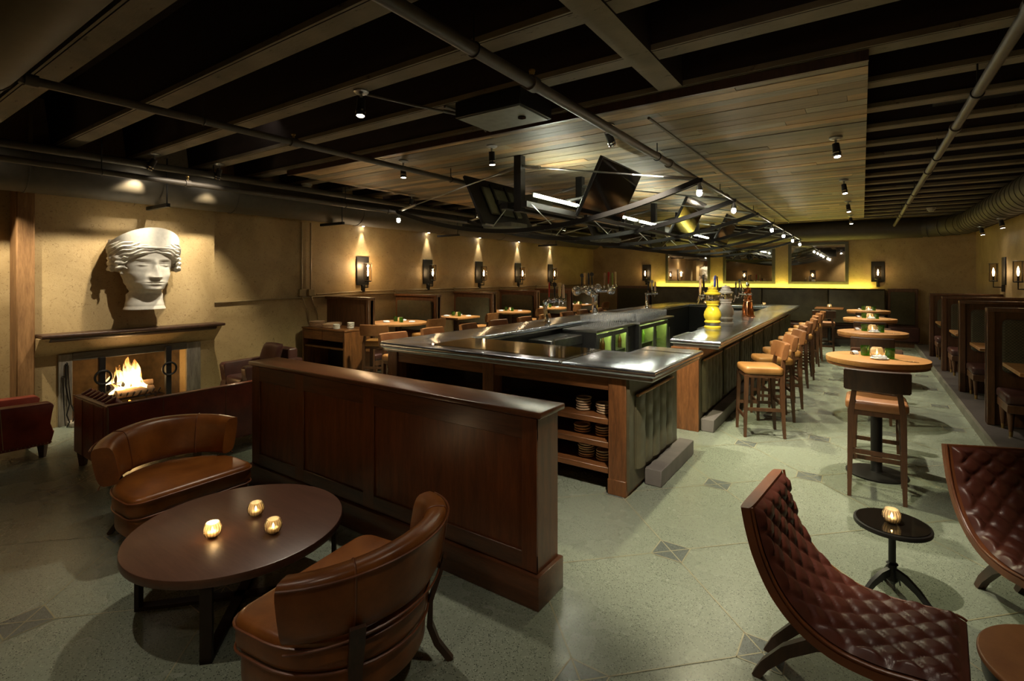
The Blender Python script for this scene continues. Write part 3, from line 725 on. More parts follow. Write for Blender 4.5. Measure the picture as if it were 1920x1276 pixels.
ct = thing('coffee_table', 'round dark wood coffee table on crossed metal legs', 'coffee table', (-2.93, 1.50, 0))
bm = BM(); slab(bm, arc(0, 0, .555, 0, 360, 64)[:-1], .375, .42, .006, 2); part(ct, 'tabletop', bm, 'espresso')
for i in range(4):
    a = math.radians(-43+90*i); M = RZ(a)
    bm = BM(); box(bm, .50, .522, -.027, .027, 0, .372, M=M); part(ct, 'leg', bm, 'dark_steel')
for i in range(2):
    bm = BM(); box(bm, -.522, .522, -.027, .027, .0, .02, M=RZ(math.radians(-43+90*i))); box(bm, -.522, .522, -.027, .027, .355, .373, M=RZ(math.radians(-43+90*i))); part(ct, 'cross_bar', bm, 'dark_steel')
def votive(lab, loc, group=None):
    t = thing('candle_votive', lab, 'candle holder', loc, 0, group)
    bm = BM(); lathe(bm, [(.022, 0), (.036, .012), (.044, .035), (.043, .055), (.034, .076), (.032, .080), (.029, .079), (.032, .073), (.040, .054), (.041, .036), (.034, .015), (.02, .008)], 40, ribs=1, amp=.022, cap1=True); part(t, 'ribbed_glass', bm, 'votive_glass')
    bm = BM()
    for i in range(18):
        a = i*PI/9; tube(bm, [((r+.001)*math.cos(a), (r+.001)*math.sin(a), z) for r, z in ((.036, .012), (.044, .035), (.043, .055), (.034, .076))], .0011, 4)
    part(t, 'ribs', bm, 'dark_steel')
    bm = BM(); lathe(bm, [(.026, .012), (.028, .03), (.005, .031)], 14); part(t, 'wax', bm, 'wax')
    bm = BM(); lathe(bm, [(.001, .031), (.006, .037), (.005, .044), (.0005, .056)], 8); part(t, 'flame', bm, 'candle_flame')
    return t
VO = votive('glowing ribbed candle glass farthest left on the coffee table', (-2.895, 1.335, .42))
lamp('POINT', (-2.895, 1.335, .50), .5, WARM, VO, rad=.02)
for lb_, p in (('glowing ribbed candle glass farthest back on the coffee table', (-2.945, 1.60, .42)), ('glowing ribbed candle glass at the right on the coffee table', (-2.665, 1.545, .42)),
               ('glowing ribbed candle glass on the small pedestal side table', (.137, 3.60, .43))):
    t = dup(VO, p, label=lb_)

# ================================================================ QUILTED CHAIRS
def quilted_chair(lab, loc, rz):
    t = thing('quilted_chair', lab, 'lounge chair', loc, rz)
    cp = [(-.385, .838), (-.366, .745), (-.335, .64), (-.275, .52), (-.19, .43), (-.08, .375), (.05, .362), (.17, .374), (.28, .384), (.318, .374)]
    def cr(u):      # Catmull-Rom on the profile
        n = len(cp)-1; f = u*n; i = min(int(f), n-1); k = f-i
        p = [cp[max(0, min(n, i+d))] for d in (-1, 0, 1, 2)]
        return tuple(.5*((2*p[1][a])+(-p[0][a]+p[2][a])*k+(2*p[0][a]-5*p[1][a]+4*p[2][a]-p[3][a])*k*k+(-p[0][a]+3*p[1][a]-3*p[2][a]+p[3][a])*k**3) for a in (0, 1))
    def nrm(u):
        a, b = cr(max(0, u-.01)), cr(min(1, u+.01)); tx, tz = b[0]-a[0], b[1]-a[1]; l = math.hypot(tx, tz); return (-tz/l, tx/l)
    def wid(u): return .288-.016*u+.008*math.sin(PI*u)
    bm = BM(); rings = []
    for i in range(49):
        u = i/48; x, z = cr(u); nx, nz = nrm(u); hw = wid(u)
        tk = .052
        ring = []
        for a, b in rrect(-1, 1, -1, 1, .35, 4): ring.append(bm.verts.new((x+nx*(b*tk*.5-tk*.5), a*hw, z+nz*(b*tk*.5-tk*.5))))
        rings.append(ring)
    ring_faces(bm, rings, True, 0, True, True); part(t, 'shell', bm, 'saddle_leather')
    bm = BM(); NU, NV = 61, 111
    def pad(a, v):
        u = .015+.97*v; x, z = cr(u); nx, nz = nrm(u); hw = wid(u)-.028; y = (a-.5)*2*hw
        s = v*1.22/.072; q = y/.062
        d1 = abs(math.sin(PI*(s+q)*.5)); d2 = abs(math.sin(PI*(s-q)*.5))
        h = .021*min(1, (d1*d2)**.5*1.25)
        edge = min(1, min(a, 1-a)*22, min(v, 1-v)*30)
        h = .004+h*min(1, edge, max(0, (.925-v)*25))+.012*edge
        return (x+nx*h, y, z+nz*h)
    grid(bm, pad, NU, NV); part(t, 'quilted_pad', bm, 'quilt_leather', angle=70)
    for s in (-1, 1):
        bm = BM(); tube(bm, [(cr(i/40)[0]+nrm(i/40)[0]*.002, s*(wid(i/40)-.004), cr(i/40)[1]+nrm(i/40)[1]*.002) for i in range(41)], .006, 6)
        part(t, 'piping', bm, 'saddle_leather')
    for s in (-1, 1):
        y = s*.10
        bm = BM(); tube(bm, [(.05, y, .315), (-.06, y, .30), (-.18, y, .255), (-.29, y, .17), (-.375, y, .07), (-.415, y, .0)], 0, rect=[(.018, .018), (.02, .024), (.02, .026), (.02, .024), (.02, .02), (.02, .016)]); part(t, 'rear_leg', bm, 'dark_wood')
        bm = BM(); tube(bm, [(-.16, y*.92, .33), (-.03, y*.92, .305), (.09, y*.92, .255), (.18, y*.92, .16), (.235, y*.92, .07), (.26, y*.92, .0)], 0, rect=[(.018, .02), (.02, .024), (.02, .026), (.02, .024), (.02, .02), (.02, .016)]); part(t, 'front_leg', bm, 'dark_wood')
    return t
quilted_chair('quilted oxblood leather slipper chair in front of the small pedestal table', (.02, 2.615, 0), -.10)
quilted_chair('quilted oxblood leather slipper chair cut off by the right edge', (.82, 3.68, 0), -PI/2+.40)

st = thing('side_table', 'small black glass-topped pedestal side table between the quilted chairs', 'side table', (.14, 3.62, 0))
bm = BM(); slab(bm, arc(0, 0, .185, 0, 360, 48)[:-1], .400, .426, .006, 2); part(st, 'tabletop', bm, 'black_metal')
bm = BM(); slab(bm, arc(0, 0, .172, 0, 360, 48)[:-1], .425, .430); part(st, 'glass_inset', bm, 'black_glass')
bm = BM(); lathe(bm, [(.05, .40), (.022, .385), (.018, .37), (.018, .20), (.03, .19), (.022, .18), (.026, .12), (.03, .10), (.012, .075)], 16); part(st, 'column', bm, 'black_metal')
for i in range(3):
    a = math.radians(100+120*i); d = (math.cos(a), math.sin(a))
    bm = BM(); tube(bm, [(d[0]*r, d[1]*r, z) for r, z in ((.015, .145), (.06, .13), (.12, .085), (.17, .03), (.205, .008))], 0, rect=[(.012, .022), (.012, .02), (.011, .016), (.011, .012), (.013, .008)]); part(st, 'foot', bm, 'black_metal')
bm = BM()
for i in range(3):
    a = math.radians(160+120*i); tube(bm, [(.018*math.cos(a), .018*math.sin(a), .19), (.05*math.cos(a), .05*math.sin(a), .06)], .004, 5)
part(st, 'brace', bm, 'black_metal')
wt = thing('wood_stool_table', 'round caramel wood table in the bottom right corner', 'side table', (.66, 2.60, 0))
bm = BM(); slab(bm, arc(0, 0, .30, 0, 360, 56)[:-1], .395, .42, .008, 3); part(wt, 'tabletop', bm, 'caramel_leather')
bm = BM(); lathe(bm, [(.29, .395), (.285, .33), (.25, .30)], 56); part(wt, 'apron', bm, 'black_metal')
for i in range(3):
    a = math.radians(30+120*i); bm = BM(); cyl(bm, (.25*math.cos(a), .25*math.sin(a), 0), (.22*math.cos(a), .22*math.sin(a), .32), .014, .02); part(wt, 'leg', bm, 'black_metal')
# ================================================================ BOWLS AND PLATES
def bowl_stack(where, x, y, z, n, r, h, jit=.004, mat='bread_bowl', kind='bread_bowl', noun='tan bread bowl', grp=None):
    src = None; rr = random.Random(int(x*100+z*1000))
    for i in range(n):
        top = i == n-1
        lab = ('topmost %s of the %s' if top else 'lower %s of the %s') % (noun, where)
        p = (x+rr.uniform(-jit, jit), y+rr.uniform(-jit, jit), z+.001+i*h)
        if src is None:
            bm = BM(); hh = h*1.0
            lathe(bm, [(r*.72, 0), (r*.95, hh*.35), (r, hh*.8), (r*.985, hh*.95), (r*.93, hh*.93), (r*.88, hh*.5), (r*.6, hh*.3)], 24)
            src = obj(kind, bm, mat); src.location = p; o = src
        else:
            o = src.copy(); C.objects.link(o); o.location = p
        tag(o, lab, 'bowl' if kind == 'bread_bowl' else 'plate', 'lower bowls of the '+where)
for where, x, y, z, n, r, h in (('left stack on the bar cabinet top shelf', -2.09, 4.17, .62, 5, .070, .023), ('right stack on the bar cabinet top shelf', -1.885, 4.17, .62, 4, .075, .022),
        ('left stack on the bar cabinet middle shelf', -2.10, 4.17, .42, 3, .078, .024), ('right stack on the bar cabinet middle shelf', -1.90, 4.17, .42, 4, .070, .022),
        ('left stack on the bar cabinet bottom shelf', -2.06, 4.17, .205, 6, .076, .021), ('right stack on the bar cabinet bottom shelf', -1.89, 4.17, .205, 4, .070, .023)):
    bowl_stack(where, x, y, z, n, r, h)
# plate cabinet (service station) by the left wall
sc_ = thing('plate_cabinet', 'brown wood service cabinet with plates on it beside the left booths', 'cabinet', (-7.45, 5.48, 0))
bm = BM(); box(bm, -8.06, -6.88, 5.19, 5.735, .925, .955, .004, 1); part(sc_, 'top', bm, 'walnut', world=True)
for x0, x1, y0, y1 in ((-8.05, -8.02, 5.2, 5.73), (-6.93, -6.89, 5.2, 5.73)):
    bm = BM(); box(bm, x0, x1, y0, y1, 0, .925, .003, 1); part(sc_, 'side', bm, 'walnut_up', world=True)
bm = BM(); box(bm, -8.02, -6.93, 5.70, 5.73, 0, .925); part(sc_, 'back', bm, 'fridge_black', world=True)
for x0, x1 in ((-8.015, -7.49), (-7.48, -6.935)):
    bm = BM(); box(bm, x0, x1, 5.2, 5.6, .76, .92, .004, 1); part(sc_, 'drawer', bm, 'walnut', world=True)
for z in (.62, .12):
    bm = BM(); box(bm, -8.02, -6.93, 5.23, 5.70, z, z+.03); part(sc_, 'shelf', bm, 'walnut', world=True)
for where, x, y, n, r, h in (('leftmost big stack on the service cabinet', -7.86, 5.36, 4, .135, .024), ('big stack at the back of the service cabinet', -7.60, 5.52, 3, .13, .024), ('big stack beside the small stacks on the service cabinet', -7.47, 5.33, 3, .115, .024),
        ('front small stack on the service cabinet', -7.20, 5.28, 4, .06, .02), ('back small stack on the service cabinet', -7.10, 5.48, 5, .06, .02)):
    bowl_stack(where, x, y, .955, n, r, h, mat='salmon' if r > .1 else 'plate_white', kind='stacked_plate', noun='plate')

# ================================================================ BAR INTERIOR
def fridge(lab, y0, y1, x1, zt, x0=-3.93):
    t = thing('bar_fridge', lab, 'fridge', ((x0+x1)/2, (y0+y1)/2, 0))
    bm = BM(); box(bm, x0, x1-.42, y0, y1, .0, zt-.03); box(bm, x1-.43, x1-.02, y0, y0+.03, .0, zt-.03); box(bm, x1-.43, x1-.02, y1-.35, y1, .0, zt-.03); box(bm, x1-.43, x1-.02, y0, y1, 0, .12); part(t, 'body', bm, 'fridge_black', world=True)
    bm = BM(); box(bm, x0, x1+.01, y0-.01, y1, zt-.035, zt, .006, 2); part(t, 'steel_top', bm, 'steel', world=True)
    W = (y1-.36-y0-.03)/2
    for k in range(2):
        a = y0+.03+k*W; b = a+W-.008
        bm = BM(); box(bm, x1-.02, x1, a, a+.07, .12, zt-.06); box(bm, x1-.02, x1, b-.07, b, .12, zt-.06); box(bm, x1-.02, x1, a+.07, b-.07, zt-.13, zt-.06); box(bm, x1-.02, x1, a+.07, b-.07, .12, .19)
        d = part(t, 'door', bm, 'steel', world=True)
        bm = BM(); box(bm, x1-.012, x1-.008, a+.07, b-.07, .19, zt-.13); o = obj('pane', bm, 'fridge_glass', None); o.parent = d; o.location = (-t.location.x, -t.location.y, 0)
        bm = BM(); tube(bm, [(x1+.03, b-.03, .35), (x1+.03, b-.03, zt-.2)], .009, 8); o = obj('handle', bm, 'chrome', None); o.parent = d; o.location = (-t.location.x, -t.location.y, 0)
        bm = BM(); box(bm, x1-.40, x1-.03, b-.03, b-.02, .13, zt-.07); box(bm, x1-.41, x1-.40, a, b-.02, .13, zt-.07); part(t, 'inner_wall', bm, 'fridge_back', world=True)
        bm = BM(); box(bm, x1-.06, x1-.03, a+.05, b-.05, zt-.12, zt-.11); part(t, 'light_strip', bm, 'fridge_light', world=True)
    return t
fridge('black back-bar fridge nearest the front counter, with stemmed glasses on top', 7.1, 8.74, -3.34, 1.0)
fridge('second black back-bar fridge farther along the bar, with tumblers on top', 8.76, 10.75, -3.28, 1.0)
def bottle(lab, loc, mat, h=.26, grp=None, cap='tap_red'):
    t = thing('beer_bottle', lab, 'bottle', loc, 0, grp)
    bm = BM(); lathe(bm, [(.030, 0), (.033, .01), (.033, h*.55), (.022, h*.70), (.013, h*.78), (.013, h*.97)], 12); part(t, 'body', bm, mat)
    bm = BM(); lathe(bm, [(.014, h*.96), (.014, h)], 10); part(t, 'cap', bm, cap)
    return t
B1 = bottle('amber bottle in the nearest back-bar fridge', (-3.42, 7.25, .60), 'amber', grp='bottles in the nearest fridge')
B2 = bottle('green bottle in the second back-bar fridge', (-3.36, 8.92, .60), 'tap_green', grp='bottles in the second fridge', cap='tap_tan')
for B, y0, x in ((B1, 7.25, -3.44), (B2, 8.92, -3.38)):
    for k in range(1, 10): dup(B, (x-.10*(k % 3)-.02, y0+.115*k, .60))
for k, y0, x in ((0, 7.2, -3.44), (1, 8.88, -3.38)):
    bm = BM(); box(bm, x-.29, x+.06, y0-.04, y0+1.14, .587, .598)
    tag(obj('wire_shelf', bm, 'steel'), 'steel shelf holding bottles inside the %s back-bar fridge' % ('nearest', 'second')[k], 'shelf')
def glassware(name, prof, n=12):
    bm = BM(); lathe(bm, prof, n, cap0=True, cap1=False); return obj(name, bm, 'clear_glass')
wine = glassware('wine_glass', [(.030, 0), (.030, .003), (.005, .008), (.004, .075), (.018, .09), (.034, .115), (.036, .145), (.030, .18)])
wine.location = (-3.80, 7.55, 1.001); tag(wine, 'clear stemmed glass in the rows on the nearest back-bar fridge', 'glass', 'stemmed glasses on the nearest fridge')
rr = random.Random(5)
for i in range(7):
    for j in range(12):
        if i == 0 and j == 0: continue
        o = wine.copy(); C.objects.link(o); o.location = (-3.86+i*.078, 7.55+j*.095+rr.uniform(-.008, .008), 1.001)
pint = glassware('beer_glass', [(.027, 0), (.029, .004), (.040, .145), (.038, .145), (.027, .012), (0, .011)])
pint.location = (-3.84, 8.95, 1.001); tag(pint, 'clear tumbler in the rows on the second back-bar fridge', 'glass', 'tumblers on the second fridge')
for i in range(6):
    for j in range(17):
        if i == 0 and j == 0: continue
        o = pint.copy(); C.objects.link(o); o.location = (-3.84+i*.09, 8.95+j*.098, 1.001)
tum = pint.copy(); C.objects.link(tum)
for i in range(2):
    for j in range(7):
        o = tum if (i == 0 and j == 0) else tum.copy()
        if o is not tum: C.objects.link(o)
        o.location = (-1.86+i*.085, 9.05+j*.10, BT+.001); tag(o, 'clear tumbler in the rows on the bar between the white and copper towers', 'glass', 'tumblers beside the copper tower')
# under-counter equipment
t = thing('ice_bin', 'grey metal ice bin inside the right side of the bar', 'ice bin', (-2.2, 9.0, 0))
bm = BM(); box(bm, -2.42, -1.98, 8.0, 8.75, 0, .86, .01, 1); part(t, 'body', bm, 'steel', world=True)
bm = BM(); box(bm, -2.45, -1.98, 7.98, 8.77, .86, .89, .006, 1); part(t, 'lid', bm, 'steel', world=True)
t = thing('dish_washer', 'grey under-counter machine behind the ice bin inside the bar', 'appliance', (-2.2, 10.0, 0))
bm = BM(); box(bm, -2.5, -1.98, 9.6, 10.3, 0, .88, .01, 1); part(t, 'body', bm, 'steel', world=True)
bm = BM(); box(bm, -2.52, -2.5, 9.65, 10.25, .45, .80, .006, 1); part(t, 'door', bm, 'fridge_black', world=True)
t = thing('drip_sink', 'steel sink unit under the left counter inside the bar', 'sink', (-3.75, 6.6, 0))
bm = BM(); box(bm, -3.94, -3.55, 6.1, 7.05, .80, .93, .006, 1); part(t, 'basin', bm, 'steel', world=True)
bm = BM(); box(bm, -3.94, -3.56, 6.12, 7.04, .0, .80); part(t, 'cabinet', bm, 'fridge_black', world=True)
bm = BM(); tube(bm, [(-3.56, 6.15, .0), (-3.54, 6.15, .95), (-3.56, 6.55, .97), (-3.6, 6.6, .95)], .012, 8); part(t, 'drain_pipe', bm, 'steel', world=True)

# ================================================================ BEER TAPS
def handle_bm(kind, M):
    bm = BM()
    if kind == 'round': lathe(bm, [(.009, 0), (.012, .02), (.022, .19), (.021, .23), (.0, .235)], 12)
    elif kind == 'flat': box(bm, -.009, .009, -.02, .02, 0, .20, .006, 2); cyl(bm, (0, 0, .20), (0, 0, .225), .012)
    elif kind == 'disc': lathe(bm, [(.010, 0), (.017, .05), (.015, .13), (.012, .17)], 10); cyl(bm, (-.01, 0, .205), (.01, 0, .205), .038, n=20)
    elif kind == 'paddle': box(bm, -.010, .010, -.022, .022, .02, .17, .007, 2); box(bm, -.012, .012, -.032, .032, .17, .235, .010, 2); cyl(bm, (0, 0, 0), (0, 0, .03), .010)
    elif kind == 'slim': lathe(bm, [(.008, 0), (.010, .03), (.014, .20), (.010, .23), (0, .24)], 10)
    xf(bm, M); return bm
def faucet_bm(M):
    bm = BM(); cyl(bm, (0, 0, 0), (.06, 0, 0), .012); lathe(bm, [(.012, -.02), (.017, 0), (.017, .02), (.010, .04), (.008, .05)], 10, (.065, 0, 0)); cyl(bm, (.07, 0, -.01), (.10, 0, -.09), .010, .008); xf(bm, M); return bm
def tap_set(t, org, items, ang=PI):
    for k, (dx, dy, dz, kind, mat, tilt) in enumerate(items):
        M = T(org[0]+dx, org[1]+dy, org[2]+dz) @ RZ(ang)
        f = part(t, 'faucet', faucet_bm(M), 'chrome', world=True)
        h = obj('tap_handle', handle_bm(kind, M @ T(.065, 0, .045) @ Matrix.Rotation(tilt, 4, 'Y')), mat, None); h.parent = f; h.location = (-t.location.x, -t.location.y, -t.location.z)
# left: swan-neck tower
t = thing('tap_tower', 'chrome swan-neck tap tower with a red handle on the left counter', 'beer tap', (-4.2, 7.07, BT))
bm = BM(); lathe(bm, [(.07, 0), (.07, .01), (.045, .03), (.032, .06)], 20, t.location); tube(bm, [(-4.2, 7.07, BT+.05), (-4.225, 7.07, BT+.13), (-4.235, 7.07, BT+.24), (-4.22, 7.07, BT+.32), (-4.17, 7.07, BT+.36), (-4.03, 7.10, BT+.365), (-3.90, 7.14, BT+.365)], [.038, .036, .034, .032, .032, .030, .028], 14); lathe(bm, [(.0, -.05), (.035, -.035), (.05, 0), (.035, .035), (0, .05)], 16, (-4.225, 7.07, BT+.33)); part(t, 'tower', bm, 'chrome', world=True)
tap_set(t, (-4.13, 7.08, BT+.37), [(0, 0, 0, 'slim', 'tap_red', -.05), (.09, .02, 0, 'disc', 'tap_black', .0), (.17, .04, 0, 'paddle', 'tap_tan', .0), (.23, .06, -.01, 'flat', 'salmon', .05)], ang=-PI/2)
# left: three-globe tower
t = thing('tap_tower', 'chrome tap tower with round globes and many handles behind the stemmed glasses', 'beer tap', (-4.3, 9.06, BT))
bm = BM(); lathe(bm, [(.09, 0), (.08, .02), (.058, .05), (.055, .36), (.07, .40)], 20, t.location); tube(bm, [(-4.62, 8.97, BT+.46), (-4.3, 9.06, BT+.46), (-3.94, 9.16, BT+.49)], .034, 12)
part(t, 'column', bm, 'chrome', world=True)
for p, r in (((-4.64, 8.95, BT+.465), .095), ((-4.39, 8.98, BT+.47), .085), ((-4.22, 9.02, BT+.52), .085), ((-3.99, 9.13, BT+.48), .085), ((-4.30, 8.98, BT+.40), .06)):
    bm = BM(); lathe(bm, [(r*math.sin(PI*i/12)+.0005, -r*math.cos(PI*i/12)) for i in range(13)], 20, p); part(t, 'globe', bm, 'chrome', world=True)
tap_set(t, (-4.38, 8.92, BT+.52), [(-.10, .0, 0, 'disc', 'tap_black', -.06), (-.03, 0, .02, 'paddle', 'tap_tan', -.03), (.05, 0, .03, 'flat', 'tap_black', .03), (.12, 0, .02, 'disc', 'tap_black', .05)], ang=-PI/2)
tap_set(t, (-4.05, 9.06, BT+.54), [(-.02, 0, 0, 'round', 'salmon', -.12), (.06, .01, .02, 'round', 'tap_red', -.06), (.14, .02, 0, 'slim', 'tap_green', .03), (.20, .03, .02, 'round', 'tap_tan', .10)], ang=-PI/2)
t = thing('tap_tower', 'small chrome tap tower at the far end of the left counter', 'beer tap', (-4.28, 11.9, BT))
bm = BM(); lathe(bm, [(.06, 0), (.05, .02), (.035, .05), (.032, .30), (.045, .33), (0, .36)], 16, t.location); tube(bm, [(-4.32, 11.9, BT+.33), (-4.02, 11.95, BT+.35)], .03, 10); part(t, 'column', bm, 'chrome', world=True)
tap_set(t, (-4.15, 11.85, BT+.36), [(-.05, 0, 0, 'paddle', 'tap_black', -.08), (.04, 0, .02, 'disc', 'white_ceramic', 0), (.12, 0, 0, 'flat', 'salmon', .05)], ang=-PI/2)
# right: ceramic towers with a window band
def ceramic(lab, x, y, mat, hs):
    t = thing('ceramic_tap_tower', lab, 'beer tap', (x, y, BT))
    bm = BM(); lathe(bm, [(.115, 0), (.118, .02), (.105, .035)], 32); part(t, 'base_ring', bm, mat)
    bm = BM(); lathe(bm, [(.10, .035), (.10, .075)], 32); part(t, 'metal_band', bm, 'steel')
    bm = BM(); lathe(bm, [(.108, .075), (.115, .09), (.105, .105), (.095, .115), (.115, .15), (.122, .19), (.112, .235), (.088, .28), (.072, .31), (.074, .325), (.088, .335), (.078, .345), (.098, .385), (.10, .395), (.07, .392)], 40); part(t, 'body', bm, mat)
    bm = BM(); lathe(bm, [(.094, .392), (.096, .40), (.096, .475), (.094, .482)], 32); part(t, 'mirror_band', bm, 'chrome')
    bm = BM(); lathe(bm, [(.10, .482), (.112, .495), (.112, .505), (.09, .52), (.075, .525), (.078, .545), (.07, .555), (.058, .56), (.066, .58), (.06, .595), (.03, .60), (.012, .605), (.010, .625), (0, .63)], 40); part(t, 'lid', bm, mat)
    tap_set(t, (x-.085, y-.04, BT+.44), hs, ang=PI)
    return t
ceramic('yellow ceramic tap tower on the near end of the right bar', -1.80, 7.75, 'yellow_ceramic', [(0, -.06, .0, 'paddle', 'tap_tan', -.10), (-.02, .0, .04, 'paddle', 'salmon', -.04), (.02, .07, .05, 'disc', 'tap_black', .02)])
ceramic('white ceramic tap tower behind the yellow one', -1.78, 8.53, 'white_ceramic', [(0, -.05, .04, 'disc', 'tap_blue', -.06), (-.02, .02, .03, 'paddle', 'white_ceramic', 0), (.02, .08, .04, 'flat', 'tap_black', .04)])
t = thing('copper_tap_tower', 'polished copper tap tower beyond the white one', 'beer tap', (-1.77, 10.33, BT))
bm = BM(); lathe(bm, [(.13, 0), (.13, .015), (.11, .03), (.105, .10), (.085, .22), (.075, .28), (.088, .30), (.07, .315), (.068, .40), (.082, .42), (.06, .44), (.055, .50), (.062, .52), (.04, .54), (0, .55)], 36); part(t, 'body', bm, 'copper')
bm = BM(); lathe(bm, [(.08, .405), (.09, .415), (.08, .43)], 24); lathe(bm, [(.0, .55), (.03, .56), (.035, .60), (.012, .64), (0, .645)], 16); part(t, 'collar', bm, 'chrome')
tap_set(t, (-1.85, 10.30, BT+.36), [(-.05, -.06, 0, 'disc', 'tap_black', -.04), (.0, .03, .06, 'paddle', 'tap_black', .0), (.05, .10, .07, 'flat', 'chrome', .25)], ang=PI)
bm = BM(); cyl(bm, (-1.955, 10.22, BT+.61), (-1.955, 10.226, BT+.61), .0, n=3)
bm.free()

# ================================================================ BAR STOOLS, HIGH TABLES
def bar_stool(lab, loc, rz, grp):
    t = thing('bar_stool', lab, 'bar stool', loc, rz, grp)      # faces +x
    bm = BM(); slab(bm, rrect(-.215, .215, -.215, .215, .06, 4), .715, .80, .028, 3); part(t, 'seat', bm, 'tan_leather')
    bm = BM(); slab(bm, rrect(-.20, .20, -.20, .20, .04, 3), .68, .716); part(t, 'seat_frame', bm, 'stool_wood')
    bm = BM()
    def bk(u, v, d=0):
        a = (u-.5)*2; return (-.245+.045*a*a-.03*v+d, a*.225, .885+.185*v)
    n = 13; P = [[bk(i/(n-1), j/4, d) for i in range(n)] for j in range(5) for d in (0,)]
    rings = []
    for i in range(n):
        ring = []
        for dx, v in ((.028, .04), (.034, .5), (.026, .96), (.0, 1.0), (-.028, .96), (-.030, .5), (-.028, .04), (.0, .0)):
            x, y, z = bk(i/(n-1), v); ring.append(bm.verts.new((x+dx, y, z)))
        rings.append(ring)
    ring_faces(bm, rings, True, 0, True, True); bmesh.ops.bevel(bm, geom=[e for f in bm.faces if len(f.verts) == 8 for e in f.edges], offset=.008, segments=2, affect='EDGES')
    part(t, 'backrest', bm, 'brown_leather' if grp.startswith('high') else 'caramel_leather')
    for s in (-1, 1):
        bm = BM(); tube(bm, [(-.215, s*.185, 0), (-.195, s*.18, .35), (-.19, s*.175, .70), (-.215, s*.15, .90), (-.225, s*.14, .98)], 0, rect=[(.014, .014), (.019, .021), (.022, .024), (.018, .016), (.014, .010)], up=(1, 0, 0)); part(t, 'back_leg', bm, 'stool_wood')
        bm = BM(); tube(bm, [(.205, s*.195, 0), (.185, s*.18, .70)], 0, rect=[(.014, .014), (.022, .022)], up=(1, 0, 0)); part(t, 'front_leg', bm, 'stool_wood')
        bm = BM(); box(bm, -.19, .19, s*.186-.010, s*.186+.010, .30, .335); part(t, 'side_rail', bm, 'stool_wood')
    for x, z in ((.195, .20), (-.20, .36)):
        bm = BM(); box(bm, x-.010, x+.010, -.18, .18, z, z+.035); part(t, 'cross_rail', bm, 'stool_wood')
    return t
BS = bar_stool('tan leather bar stool nearest the camera at the right side of the bar', (-.99, 6.53, 0), PI+.40, 'bar stools on the right side')
for i in range(1, 9):
    dup(BS, (-.99+.02*(i % 3), 6.53+.80*i, 0), PI+(.36 if i < 3 else .12+.05*(i % 2)), label='tan leather bar stool, %s on the right of the bar%s' % (ordinal(i), '' if i < 8 else ', last in line'))
for i in range(9):
    dup(BS, (-5.02-.03*(i % 2), 4.72+.82*i, 0), .10*((i % 3)-1), label='leather bar stool, %s along the left side of the bar' % ordinal(i), group='bar stools on the left side')
HC = bar_stool('high chair seen from behind at the nearest round high table', (.095, 5.31, 0), PI/2+.0, 'high chairs at the round tables')
TY = [5.79, 8.45, 11.1, 13.7]
for c in HC.children:
    if c.name.startswith('backrest'): c.data.materials[0] = MATS['dark_wood']
    if c.name.split('.')[0] == 'seat': c.data.materials[0] = MATS['caramel_leather']
for i in (1, 2, 3):
    dup(HC, (.1, TY[i]-.50, 0), PI/2, label='high chair on the camera side of the %s round high table' % ordinal(i))
for i in (0, 1, 2, 3):
    dup(HC, (.12, TY[i]+.56, 0), -PI/2, label='high chair on the far side of the %s round high table' % ordinal(i))
dup(HC, (-.72, 13.55, 0), PI/2+.05, label='high chair standing alone at the small square table past the last bar stool')
def high_table(lab, loc):
    t = thing('high_table', lab, 'table', loc, 0, 'round high tables')
    bm = BM(); slab(bm, arc(0, 0, .40, 0, 360, 64)[:-1], 1.035, 1.08, .005, 2); part(t, 'tabletop', bm, 'honey_oak')
    bm = BM(); slab(bm, arc(0, 0, .392, 0, 360, 64)[:-1], 1.012, 1.036); part(t, 'apron', bm, 'walnut')
    bm = BM(); lathe(bm, [(.055, .02), (.045, .04), (.045, 1.0)], 20); part(t, 'post', bm, 'black_metal')
    bm = BM(); lathe(bm, [(.24, 0), (.24, .012), (.20, .022), (.06, .03)], 40); part(t, 'foot_plate', bm, 'black_metal')
    bm = BM(); box(bm, -.2, .2, -.03, .03, .995, 1.013); box(bm, -.03, .03, -.2, .2, .995, 1.013); part(t, 'top_bracket', bm, 'black_metal')
    return t
HT_ = high_table('round oak high table nearest the camera', (.107, TY[0], 0))
for i in (1, 2, 3): dup(HT_, (.107, TY[i], 0), .4*i, label='round oak high table, %s back from the camera' % ordinal(i))
# table settings
def tumbler(lab, loc):
    bm = BM(); lathe(bm, [(.034, 0), (.036, .004), (.039, .09), (.0365, .09), (.033, .014), (0, .012)], 20); o = obj('green_tumbler', bm, 'green_glass'); o.location = loc; return tag(o, lab, 'glass')
def globe(lab, loc):
    t = thing('table_candle', lab, 'candle', loc)
    bm = BM(); lathe(bm, [(.028, 0), (.045, .012), (.054, .04), (.050, .07), (.040, .088), (.037, .088), (.047, .07), (.05, .04), (.040, .015)], 36, ribs=1, amp=.018); part(t, 'ribbed_glass', bm, 'votive_glass')
    bm = BM(); lathe(bm, [(.024, .012), (.026, .028), (.004, .029)], 12); part(t, 'wax', bm, 'wax')
    bm = BM(); lathe(bm, [(.001, .029), (.006, .036), (.0005, .054)], 8); part(t, 'flame', bm, 'candle_flame')
    return t
def plate_set(lab, loc):
    bm = BM(); lathe(bm, [(.04, 0), (.06, .004), (.072, .010), (.070, .012), (.05, .006)], 28); o = obj('side_plate', bm, 'plate_white'); o.location = loc; return tag(o, lab, 'plate')
